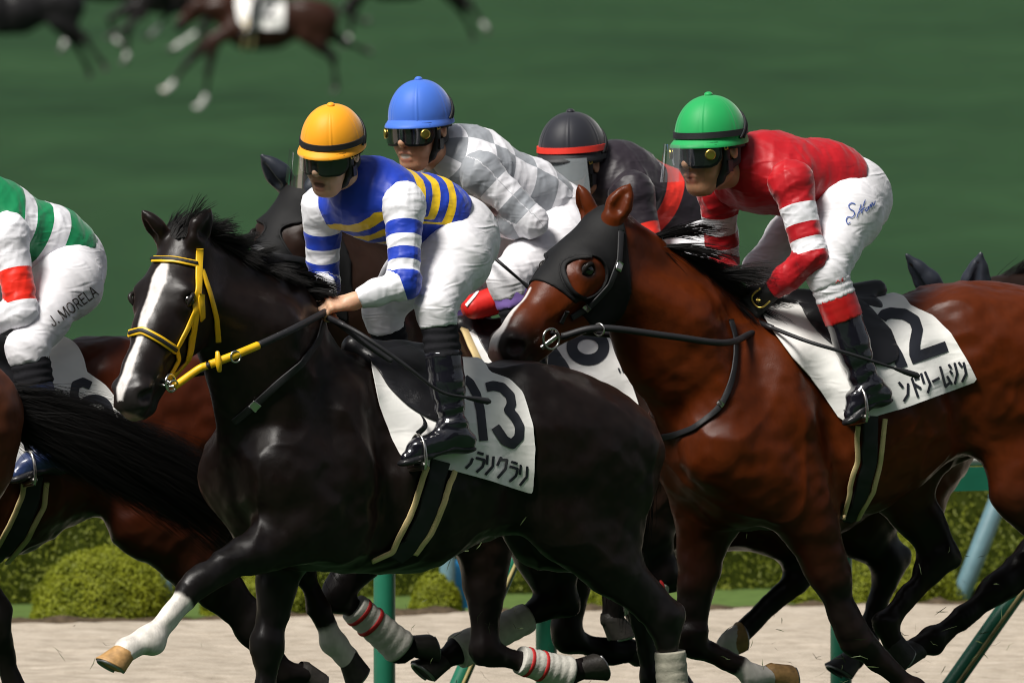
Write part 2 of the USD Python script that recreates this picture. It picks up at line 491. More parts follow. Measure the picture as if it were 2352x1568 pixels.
def mat_bands(name, stops, rough=0.50, spec=0.35, channel='x', sheen=0.3, checks=None, weave=0.12, fold=0.30):
    """Racing silk: bands of dyed cloth along the garment (pat.x = along it, pat.y = round it), or a chequer."""
    nodes = {'a': ('attribute', {'attribute': 'pat'}), 's': ('separate_xyz', {}), 'g': ('geometry', {}),
             'n': ('noise_texture', {'scale': 9.0, 'detail': 4.0}),
             'nr': ('map_range', {'from_min': 0.3, 'from_max': 0.7, 'to_min': 0.92, 'to_max': 1.08}),
             'mx': ('vector_math', {'math_type': 'scale'}),
             'wn': ('noise_texture', {'scale': 900.0, 'detail': 2.0}), 'b': ('bump', {'strength': weave, 'distance': 0.001}),
             'fm': ('mapping', {'scale': (9, 9, 26), 'rotation': (0.5, 0.6, 0)}), 'fn': ('noise_texture', {'scale': 1.0, 'detail': 3.5, 'distortion': 1.2, 'type': 'ridged_multifractal'}), 'b2': ('bump', {'strength': fold, 'distance': 0.012}),
             'p': ('principled_bsdf', {'roughness': rough, 'specular_ior_level': spec, 'sheen_weight': sheen, 'sheen_roughness': 0.35})}
    links = [('a.vector', 's.vector'), ('g.position', 'n.vector'), ('n.fac', 'nr.value'), ('nr.result', 'mx.scale'), ('mx.vector', 'p.base_color'),
             ('g.position', 'wn.vector'), ('g.position', 'fm.vector'), ('fm.vector', 'fn.vector'), ('fn.fac', 'b2.height'), ('wn.fac', 'b.height'), ('b2.normal', 'b.normal'), ('b.normal', 'p.normal')]
    if checks:
        (c1, c2, sx, sy) = checks
        nodes['ch'] = ('checker_texture', {'color1': c1, 'color2': c2, 'scale': 1.0})
        nodes['mm'] = ('mapping', {'scale': (sx, sy, 0.0), 'location': (0.003, 0.003, 0.5)})
        links += [('a.vector', 'mm.vector'), ('mm.vector', 'ch.vector'), ('ch.color', 'mx.vector1')]
    else:
        ramp, cur = [], 0
        nodes['r'] = ('rgb_ramp', {'ramp': step_ramp(stops), 'ramp_alpha': np.ones(256), 'interpolate': False})
        links += [('s.' + channel, 'r.fac'), ('r.color', 'mx.vector1')]
    return usdkit.material(stage, LOOKS + name, nodes, links, surface='p.BSDF')

def step_ramp(stops):
    """[(until, colour), ...] as (position, colour) pairs of hard steps."""
    out, prev = [], 0.0
    for u, c in stops:
        out += [(prev + 1e-4, c), (u, c)]; prev = u
    return out

def srgb(r, g, b):
    f = lambda x: x / 12.92 if x <= 0.04045 else ((x + 0.055) / 1.055) ** 2.4
    return tuple(f(x / 255.0) for x in (r, g, b))

WHITE = (0.78, 0.78, 0.80)
M_coat = mat_coat('horse_coat')
M_coat_dark = mat_coat('dark_horse_coat', rough=0.37, spec=0.27, gloss=0.0, sheen=0.05, tint=(.55, .28, .20), var=0.3)
M_skin = mat_coat('skin', rough=0.45, spec=0.4, gloss=0.0, sub=0.25, bump=0.06, var=0.07)
M_hair = usdkit.material(stage, LOOKS + 'black_horse_hair', {'i': ('hair_info', {}), 'r': ('rgb_ramp', {'ramp': [(0, (0.003, 0.0024, 0.0022)), (1, (0.008, 0.006, 0.005))]}),
        'p': ('principled_bsdf', {'roughness': 0.5, 'specular_ior_level': 0.22})}, [('i.intercept', 'r.fac'), ('r.color', 'p.base_color')], surface='p.BSDF')
M_cloth = mat_plain('white_number_cloth', (0.84, 0.83, 0.80), rough=0.55, spec=0.35, bump=0.10, bscale=420, var=0.05, vscale=4)
M_print = mat_plain('black_print', (0.018, 0.020, 0.028), rough=0.5, spec=0.35, var=0.1)
M_black = mat_plain('black_leather', (0.010, 0.010, 0.012), rough=0.36, spec=0.5, bump=0.15, bscale=260)
M_strap = mat_plain('black_strap', (0.014, 0.014, 0.016), rough=0.55, spec=0.4, bump=0.2, bscale=400)
M_boot = mat_plain('patent_boot_leather', (0.008, 0.008, 0.012), rough=0.13, spec=0.6, coat=0.6, bump=0.12, bscale=40)
M_sock = mat_plain('black_sock', (0.012, 0.012, 0.015), rough=0.85, spec=0.2, bump=0.3, bscale=500)
M_red_boot = mat_plain('red_leather', (0.42, 0.012, 0.012), rough=0.28, spec=0.5, bump=0.1, bscale=60)
M_yellow = mat_plain('yellow_bridle', (0.78, 0.46, 0.01), rough=0.42, spec=0.45, bump=0.1, bscale=200)
M_cream = mat_plain('cream_girth_edge', (0.62, 0.48, 0.24), rough=0.7, spec=0.3, bump=0.2, bscale=300)
M_steel = mat_plain('bit_steel', (0.62, 0.60, 0.56), rough=0.22, metal=1.0, var=0.1)
M_brass = mat_plain('brass', (0.70, 0.50, 0.12), rough=0.3, metal=1.0, var=0.1)
M_breech = None
M_hood = mat_plain('black_hood_mesh', (0.0075, 0.0075, 0.008), rough=0.6, spec=0.22, bump=0.35, bscale=700)
M_wrap = mat_plain('white_leg_wrap', (0.60, 0.58, 0.52), rough=0.8, spec=0.2, bump=0.4, bscale=110, var=0.12, vscale=40)
M_redtape = mat_plain('red_tape', (0.50, 0.02, 0.02), rough=0.6)
M_eye = mat_plain('horse_eye', (0.006, 0.004, 0.003), rough=0.05, spec=0.6, coat=1.0)
M_hoof_dark = mat_plain('dark_hoof_horn', (0.022, 0.019, 0.016), rough=0.5, bump=0.3, bscale=150, var=0.4, vscale=60)
M_hoof_horn = mat_plain('pale_hoof_horn', (0.42, 0.24, 0.09), rough=0.5, bump=0.25, bscale=160, var=0.3, vscale=50)
M_shoe = mat_plain('horse_shoe', (0.35, 0.35, 0.36), rough=0.4, metal=0.9)
M_lens = mat_plain('goggle_lens', (0.006, 0.006, 0.008), rough=0.06, spec=0.6, coat=1.0)
M_rubber = mat_plain('goggle_rubber', (0.010, 0.010, 0.011), rough=0.5)
M_visor = usdkit.material(stage, LOOKS + 'clear_visor_film', {'t': ('transparent_bsdf', {'color': (0.86, 0.88, 0.90)}), 'g': ('glossy_bsdf', {'roughness': 0.08, 'color': (0.9, 0.9, 0.9)}),
        'l': ('layer_weight', {'blend': 0.35}), 'a': ('math', {'math_type': 'multiply_add', 'value2': 0.35, 'value3': 0.025}), 'm': ('mix_closure', {})},
        [('l.fresnel', 'a.value1'), ('a.value', 'm.fac'), ('t.BSDF', 'm.closure1'), ('g.BSDF', 'm.closure2')], surface='m.closure')
def mat_helmet(name, c): return mat_plain(name, c, rough=0.52, spec=0.28, bump=0.10, bscale=700, sheen=0.35, var=0.04, vscale=9)

M_breech = mat_bands('white_breeches', [(1.0, (.74, .73, .76))], rough=.62, spec=.25, sheen=.15, fold=.42)
M_cloth = mat_bands('number_cloth_linen', [(1.0, (.84, .83, .80))], rough=.6, spec=.25, sheen=.1, fold=.16)
M_visor_grey = usdkit.material(stage, LOOKS + 'dusty_visor_film', {'t': ('transparent_bsdf', {'color': (0.80, 0.84, 0.86)}), 'd': ('principled_bsdf', {'base_color': (0.45, 0.50, 0.52), 'roughness': 0.25, 'specular_ior_level': 0.6}), 'm': ('mix_closure', {'fac': 0.38})},
        [('t.BSDF', 'm.closure1'), ('d.BSDF', 'm.closure2')], surface='m.closure')
# ------------------------------------------------------------------ the setting: turf, sand track, lawn, rail, hedge, bushes
TRACK = Frame(2200, 1100, 44.2, 20.0)          # the vertical plane of the inner running rail
AL = -TRACK.f                                   # along the track, to the right and away
AC = -TRACK.l                                   # across it, away from the viewer
R0 = np.array([TRACK.o[0], TRACK.o[1], 0.0])
e0, e1 = on_ground(0, 1442), on_ground(2352, 1393)
DIRT_W = float(((e0 + e1) / 2 - R0) @ AC)       # width of the sand strip beyond the rail
rng = np.random.default_rng(7)

M_turf = usdkit.material(stage, LOOKS + 'mown_turf', {'g': ('geometry', {}),
    'm1': ('mapping', {'rotation': (0, 0, math.radians(-8)), 'scale': (0.16, 0.030, 1)}), 'n1': ('noise_texture', {'scale': 1.0, 'detail': 4.0, 'roughness': 0.55}),
    'm3': ('mapping', {'rotation': (0, 0, math.radians(-5)), 'scale': (0.9, 0.12, 1)}), 'n3': ('noise_texture', {'scale': 1.0, 'detail': 5.0, 'roughness': 0.6}),
    'n2': ('noise_texture', {'scale': 55.0, 'detail': 4.0}),
    'r': ('rgb_ramp', {'ramp': [(0.25, (0.0110, 0.036, 0.0125)), (0.5, (0.0165, 0.050, 0.0165)), (0.78, (0.026, 0.068, 0.024))]}),
    'r3': ('map_range', {'from_min': 0.3, 'from_max': 0.7, 'to_min': 0.86, 'to_max': 1.15}), 's3': ('vector_math', {'math_type': 'scale'}),
    'r2': ('map_range', {'from_min': 0.3, 'from_max': 0.7, 'to_min': 0.7, 'to_max': 1.3}), 's2': ('vector_math', {'math_type': 'scale'}),
    'b': ('bump', {'strength': 0.5, 'distance': 0.03}),
    'p': ('principled_bsdf', {'roughness': 0.85, 'specular_ior_level': 0.15})},
    [('g.position', 'm1.vector'), ('m1.vector', 'n1.vector'), ('n1.fac', 'r.fac'), ('r.color', 's2.vector1'), ('g.position', 'n2.vector'), ('n2.fac', 'r2.value'), ('r2.result', 's2.scale'),
     ('g.position', 'm3.vector'), ('m3.vector', 'n3.vector'), ('n3.fac', 'r3.value'), ('r3.result', 's3.scale'), ('s2.vector', 's3.vector1'),
     ('s3.vector', 'p.base_color'), ('n2.fac', 'b.height'), ('b.normal', 'p.normal')], surface='p.BSDF')
M_sand = usdkit.material(stage, LOOKS + 'track_sand', {'g': ('geometry', {}),
    'm1': ('mapping', {'rotation': (0, 0, math.radians(-20)), 'scale': (5, 16, 5)}), 'n1': ('noise_texture', {'scale': 1.0, 'detail': 6.0, 'roughness': 0.65}),
    'n2': ('noise_texture', {'scale': 160.0, 'detail': 3.0}),
    'r': ('rgb_ramp', {'ramp': [(0.28, (0.26, 0.220, 0.172)), (0.5, (0.40, 0.345, 0.278)), (0.75, (0.50, 0.438, 0.362))]}),
    'r2': ('map_range', {'from_min': 0.3, 'from_max': 0.7, 'to_min': 0.86, 'to_max': 1.12}), 's2': ('vector_math', {'math_type': 'scale'}),
    'b': ('bump', {'strength': 0.5, 'distance': 0.02}), 'b2': ('bump', {'strength': 0.4, 'distance': 0.006}),
    'p': ('principled_bsdf', {'roughness': 0.95, 'specular_ior_level': 0.1})},
    [('g.position', 'm1.vector'), ('m1.vector', 'n1.vector'), ('n1.fac', 'r.fac'), ('r.color', 's2.vector1'), ('g.position', 'n2.vector'), ('n2.fac', 'r2.value'), ('r2.result', 's2.scale'),
     ('s2.vector', 'p.base_color'), ('n1.fac', 'b.height'), ('n2.fac', 'b2.height'), ('b.normal', 'b2.normal'), ('b2.normal', 'p.normal')], surface='p.BSDF')
M_lawn = mat_plain('light_lawn', (0.085, 0.135, 0.035), rough=0.9, spec=0.1, bump=0.5, bscale=90, var=0.25, vscale=12)
M_soil = mat_plain('dark_soil_edge', (0.075, 0.055, 0.035), rough=0.95, spec=0.1, bump=0.8, bscale=60, var=0.5, vscale=30)

def strip_quad(a0, a1, c0, c1, z):
    q = np.array([R0 + AL * a0 + AC * c0, R0 + AL * a1 + AC * c0, R0 + AL * a1 + AC * c1, R0 + AL * a0 + AC * c1])
    q[:, 2] = z
    return q, np.array([[0, 1, 2], [0, 2, 3]])

put('turf', (np.array([[-3000, -800, 0], [3000, -800, 0], [3000, 5200, 0], [-3000, 5200, 0.0]]), np.array([[0, 1, 2], [0, 2, 3]])), M_turf, smooth=False, kind='structure')
# the sand strip: fine relief where the picture shows it, plain sheets beyond
na, nc = 230, 300
aa, cc = np.linspace(-7.5, 4.5, na), np.linspace(0.25, DIRT_W, nc)
A, C = np.meshgrid(aa, cc, indexing='ij')
P = R0 + A[..., None] * AL + C[..., None] * AC
q = np.stack([A * 2.2, C * 7, A * 0], -1)
P[..., 2] = 0.016 + 0.030 * (meshkit.fbm(q, 4, 3) - 0.35) + 0.022 * (meshkit.fbm(q * 3.1, 3, 9) - 0.5) - 0.014 * np.clip(meshkit.noise(q * [2.6, 1.6, 1], 31) - .72, 0, 1) * 4
P[..., 2] = np.maximum(P[..., 2], 0.004)
i, j = np.meshgrid(np.arange(na - 1), np.arange(nc - 1), indexing='ij')
idx = lambda a, b: a * nc + b
Q = np.stack([idx(i, j), idx(i + 1, j), idx(i + 1, j + 1), idx(i, j + 1)], -1).reshape(-1, 4)
v = [P.reshape(-1, 3)]; f = [np.vstack([Q[:, [0, 1, 2]], Q[:, [0, 2, 3]]])]; n = na * nc
for a0, a1 in ((-400, -7.5), (4.5, 400)):
    qv, qf = strip_quad(a0, a1, 0.25, DIRT_W, 0.006); v.append(qv); f.append(qf + n); n += 4
put('sand_track', (np.vstack(v), np.vstack(f)), M_sand, smooth=True, kind='structure')
put('lawn', strip_quad(-400, 400, DIRT_W + 0.10, DIRT_W + 2.6, 0.005), M_lawn, smooth=False, kind='structure')
# a crumbling dark lip of soil between sand and lawn
xs = np.linspace(-7, 5, 400); prof = [(-0.05, 0.002), (-0.01, 0.028), (0.05, 0.034), (0.12, 0.022), (0.17, 0.003)]
v = []
for k, (c, z) in enumerate(prof):
    p = R0 + xs[:, None] * AL + (DIRT_W + c + 0.05 * noise(np.stack([xs * 5, xs * 0 + k * .15, xs * 0], 1), 1.0, 5)[:, None]) * AC
    p[:, 2] = np.maximum(0.002, z * (1 + 1.4 * noise(np.stack([xs * 9, xs * 0 + k * .5, xs * 0], 1), 1.0, 8)))
    v.append(p)
v = np.stack(v, 1); m_ = len(prof)
i, j = np.meshgrid(np.arange(len(xs) - 1), np.arange(m_ - 1), indexing='ij')
Q = np.stack([i * m_ + j, (i + 1) * m_ + j, (i + 1) * m_ + j + 1, i * m_ + j + 1], -1).reshape(-1, 4)
put('soil_edge', (v.reshape(-1, 3), Q), M_soil, smooth=True, kind='structure')

# the inner running rail
M_rail_green = mat_plain('rail_green_paint', (0.012, 0.130, 0.075), rough=0.42, spec=0.45, bump=0.1, bscale=30, var=0.15, vscale=6)
M_rail_white = mat_plain('rail_white_paint', (0.72, 0.70, 0.66), rough=0.45, var=0.06)
M_rail_edge = mat_plain('rail_yellowed_edge', (0.32, 0.26, 0.10), rough=0.6, var=0.3)
rail = thing('running_rail', 'green steel running rail with white top pipe and leaning braces beside the sand', 'rail', R0)
def along(a, z): return R0 + AL * a + np.array([0, 0, z])
put('top_pipe', tube([along(a, 0.945) for a in np.linspace(-9, 6, 40)], 0.026, 12), M_rail_white, rail)
bm = trimesh.creation.box([15, 0.045, 0.085]); bm.apply_transform(trimesh.transformations.rotation_matrix(math.radians(20), [0, 0, 1])); bm.apply_translation(along(-1.5, 0.872))
put('beam', bm, M_rail_green, rail, smooth=False)
for px in (883, 1255, 1932):
    p = TRACK(px, 1400, 0.0)
    put('post', tube([[p[0], p[1], z] for z in (0.0, 0.3, 0.6, 0.828)], 0.039 if px != 1255 else 0.038, 14), M_rail_green, rail)
def brace(x0, y0, x1, y1, c, r=0.030):
    a, b = TRACK(x0, y0, -c), TRACK(x1, y1, -c)
    d = unit(b - a); b2 = a + d * ((0.0 - a[2]) / d[2]); 
    p = put('brace', tube([a + (b2 - a) * t for t in (0, .33, .66, 1)], r, 12), M_rail_green, rail)
    e = np.array([0.0, -1, 0]) * 0.031 + np.array([0.02, 0, 0.006])
    put('edge_strip', tube([a + e + (b2 - a) * t for t in (0.02, .33, .66, .98)], 0.007, 6), M_rail_edge, p)
brace(1187, 1262, 1062, 1548, -0.10)
brace(2365, 1318, 2205, 1545, -0.12, 0.034)

# posts and a blue board of the far fence, at the edge of the lawn
M_greypost = mat_plain('blue_grey_paint', (0.10, 0.19, 0.22), rough=0.5, var=0.15)
M_blue = mat_plain('bright_blue_board', (0.02, 0.27, 0.62), rough=0.5, var=0.06)
FAR = lambda px, py, c=0.35: TRACK(px, py, -(DIRT_W + c))
def far_post(x0, y0, x1, y1, w, label):
    a, b = FAR(x0, y0), FAR(x1, y1)
    b = b + (a - b) * ((0 - b[2]) / (a[2] - b[2] + 1e-9))
    t = thing('fence_post', label, 'post', b)
    put('shaft', tube([b, b + (a - b) * .5, a], w, 12), M_greypost, t)
    put('cap', tube([a, a + unit(a - b) * 0.012], w * 1.12, 12), M_greypost, t)
far_post(382, 1290, 382, 1400, 0.024, 'blue grey post behind the raised white-socked foreleg, beside the left bush')
far_post(1028, 1270, 1028, 1405, 0.033, 'blue grey upright post holding the bright blue board')
far_post(2292, 1150, 2222, 1330, 0.040, 'blue grey leaning post at the far side of the sand, right of the hocks')
bb = FAR(1060, 1395, 0.40); bt = FAR(1060, 1286, 0.40)
t = thing('blue_board', 'bright blue upright board beside a grey post on the lawn', 'board', [bb[0], bb[1], 0])
b_ = trimesh.creation.box([0.062, 0.02, bt[2] - 0.02]); b_.apply_translation([bb[0], bb[1], 0.02 + (bt[2] - 0.02) / 2])
put('panel', b_, M_blue, t, smooth=False)
b_ = trimesh.creation.box([0.03, 0.018, 0.022]); b_.apply_translation([bb[0], bb[1], 0.011])
put('foot', b_, M_greypost, t, smooth=False)

# clipped bushes on the lawn and the hedge behind them
def mat_leaf(name, dark, light):
    return usdkit.material(stage, LOOKS + name, {'g': ('geometry', {}), 'n': ('noise_texture', {'scale': 9.0, 'detail': 3.0}),
        'ad': ('math', {'math_type': 'multiply_add', 'value2': 0.55}), 'ri': ('math', {'math_type': 'multiply', 'value2': 0.5}),
        'r': ('rgb_ramp', {'ramp': [(0.15, dark), (0.85, light)]}), 'p': ('principled_bsdf', {'roughness': 0.55, 'specular_ior_level': 0.3}),
        't': ('translucent_bsdf', {}), 'm': ('mix_closure', {'fac': 0.25})},
        [('g.position', 'n.vector'), ('n.fac', 'ad.value1'), ('g.random_per_island', 'ri.value1'), ('ri.value', 'ad.value3'), ('ad.value', 'r.fac'), ('r.color', 'p.base_color'), ('r.color', 't.color'), ('p.BSDF', 'm.closure1'), ('t.BSDF', 'm.closure2')], surface='m.closure')
M_leaf_bright = mat_leaf('azalea_leaves', (0.15, 0.18, 0.009), (0.50, 0.52, 0.025))
M_leaf_hedge = mat_leaf('hedge_leaves', (0.10, 0.125, 0.010), (0.35, 0.37, 0.028))
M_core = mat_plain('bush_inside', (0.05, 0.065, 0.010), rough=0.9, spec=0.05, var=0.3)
def leaves(P, N, size, r):
    n = len(P)
    d = N + r.normal(0, 0.55, (n, 3)); d /= np.linalg.norm(d, axis=1, keepdims=True)
    u = np.cross(d, r.normal(0, 1, (n, 3))); u /= np.linalg.norm(u, axis=1, keepdims=True)
    w = np.cross(d, u)
    s = size * r.uniform(0.6, 1.3, n)[:, None]
    v = np.stack([P - u * s, P + w * s * .45 + d * s * .15, P + u * s, P - w * s * .45 + d * s * .15], 1).reshape(-1, 3)
    k = np.arange(n)[:, None] * 4
    return v, np.vstack([k + [0, 1, 2], k + [0, 2, 3]])
def dome(c, rx, ry, h, n, r, seed, mat, label, leaf=0.0085):
    t = thing('bush', label, 'bush', c, None)
    th, ph = r.uniform(0, 2 * np.pi, n), np.arccos(r.uniform(-0.05, 1, n))
    d = np.stack([np.sin(ph) * np.cos(th), np.sin(ph) * np.sin(th), np.cos(ph)], 1)
    lump = 1 + 0.22 * noise(d * 2.0 + seed, 1.0, seed) + 0.12 * noise(d * 6.0 + seed, 1.0, seed + 1)
    P = c + d * [rx, ry, h] * (lump * r.uniform(0.9, 1.03, n))[:, None]
    P[:, 2] = np.maximum(P[:, 2], 0.012)
    N = d / [rx, ry, h]; N /= np.linalg.norm(N, axis=1, keepdims=True)
    put('foliage', leaves(P, N, leaf, r), mat, t, smooth=False)
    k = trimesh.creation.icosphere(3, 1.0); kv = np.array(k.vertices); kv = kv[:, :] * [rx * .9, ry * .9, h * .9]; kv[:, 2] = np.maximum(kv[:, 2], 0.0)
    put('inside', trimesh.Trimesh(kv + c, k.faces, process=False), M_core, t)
for k, (px, w, top, c, n, lab) in enumerate((
        (235, 330, 1262, 0.42, 9000, 'large rounded yellow-green bush at left behind the black tail'),
        (590, 260, 1288, 0.46, 6000, 'rounded yellow-green bush seen behind the two dark forelegs'),
        (1000, 120, 1318, 0.34, 3500, 'small bright green bush left of the blue board'),
        (1410, 210, 1285, 0.46, 5000, 'low bush seen between the bandaged legs at the centre'),
        (2000, 420, 1226, 0.50, 10000, 'wide low bush behind the bay horse, right of the green post'),
        (2330, 260, 1330, 0.42, 4000, 'small bush at the right edge beyond the leaning green brace'))):
    b = FAR(px, 1400, c); b[2] = 0
    sc = b[1] / FPX
    rx = w / 2 * sc
    hgt = FAR(px, top, c)[2]
    dome(b, rx, min(rx * .9, 0.30), hgt, n * 2, rng, 3 + 2 * k, M_leaf_bright, lab)
hd = R0 + AC * (DIRT_W + 1.9)
t = thing('hedge', 'long olive green hedge running behind the bushes', 'hedge', hd)
n = 70000
a_, s_ = rng.uniform(-6.5, 4.5, n), rng.uniform(0, 1, n)
ang = s_ * np.pi * 0.75
P = hd + a_[:, None] * AL + (-np.cos(ang) * 0.42 * rng.uniform(.9, 1.05, n))[:, None] * AC
P[:, 2] = np.minimum(np.sin(ang) * 0.62, 0.50) * rng.uniform(0.92, 1.06, n) + 0.06 * noise(np.stack([a_ * 2.5, s_ * 5, a_ * 0], 1), 1.0, 4)
P[:, 2] = np.clip(P[:, 2], 0.015, 1)
put('foliage', leaves(P, -np.cos(ang)[:, None] * AC + np.sin(ang)[:, None] * UP, 0.0115, rng), M_leaf_hedge, t, smooth=False)
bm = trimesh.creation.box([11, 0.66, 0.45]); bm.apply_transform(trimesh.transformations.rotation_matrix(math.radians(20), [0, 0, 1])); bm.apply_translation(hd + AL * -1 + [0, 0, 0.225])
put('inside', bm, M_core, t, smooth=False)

# the grandstand that the picture is taken from: terraces, back wall, roof on columns
M_concrete = mat_plain('stand_concrete', (0.16, 0.155, 0.15), rough=.9, spec=.1, var=.2, vscale=.5)
M_crowd_seat = mat_plain('stand_seats', (0.05, 0.055, 0.075), rough=.8, spec=.15, var=.5, vscale=2)
M_roof = mat_plain('stand_roof', (0.10, 0.10, 0.11), rough=.7, spec=.2, var=.1, vscale=.3)
gs = thing('grandstand', 'tall roofed grandstand facing the track, where the picture is taken from', 'grandstand', [0, -12, 0])
def slab(name, x0, x1, y0, y1, z0, z1, m, parent=gs):
    b = trimesh.creation.box([x1 - x0, y1 - y0, z1 - z0]); b.apply_translation([(x0 + x1) / 2, (y0 + y1) / 2, (z0 + z1) / 2]); put(name, b, m, parent, smooth=False)
for k in range(16):
    slab('terrace', -90, 90, -14 - 1.6 * k, -12.4 - 1.6 * k, 0, .9 + .78 * k, M_concrete)
    slab('seat_row', -88, 88, -13.7 - 1.6 * k, -13.1 - 1.6 * k, .9 + .78 * k, 1.55 + .78 * k, M_crowd_seat)
slab('back_wall', -92, 92, -42, -39.7, 0, 26, M_concrete)
slab('roof', -94, 94, -42, -9, 26, 26.8, M_roof)
for k in range(10):
    slab('column', -85 + k * 18.8, -84.2 + k * 18.8, -39.6, -38.8, 12.8, 26, M_concrete)
# ------------------------------------------------------------------ horses
def seg_dist(P, a, b):
    a, b = np.asarray(a, float), np.asarray(b, float)
    h = np.clip((P - a) @ (b - a) / max((b - a) @ (b - a), 1e-12), 0, 1)
    return np.linalg.norm(P - a - h[:, None] * (b - a), axis=1), h

def sstep(x, a, b):
    t = np.clip((x - a) / (b - a), 0, 1)
    return t * t * (3 - 2 * t)

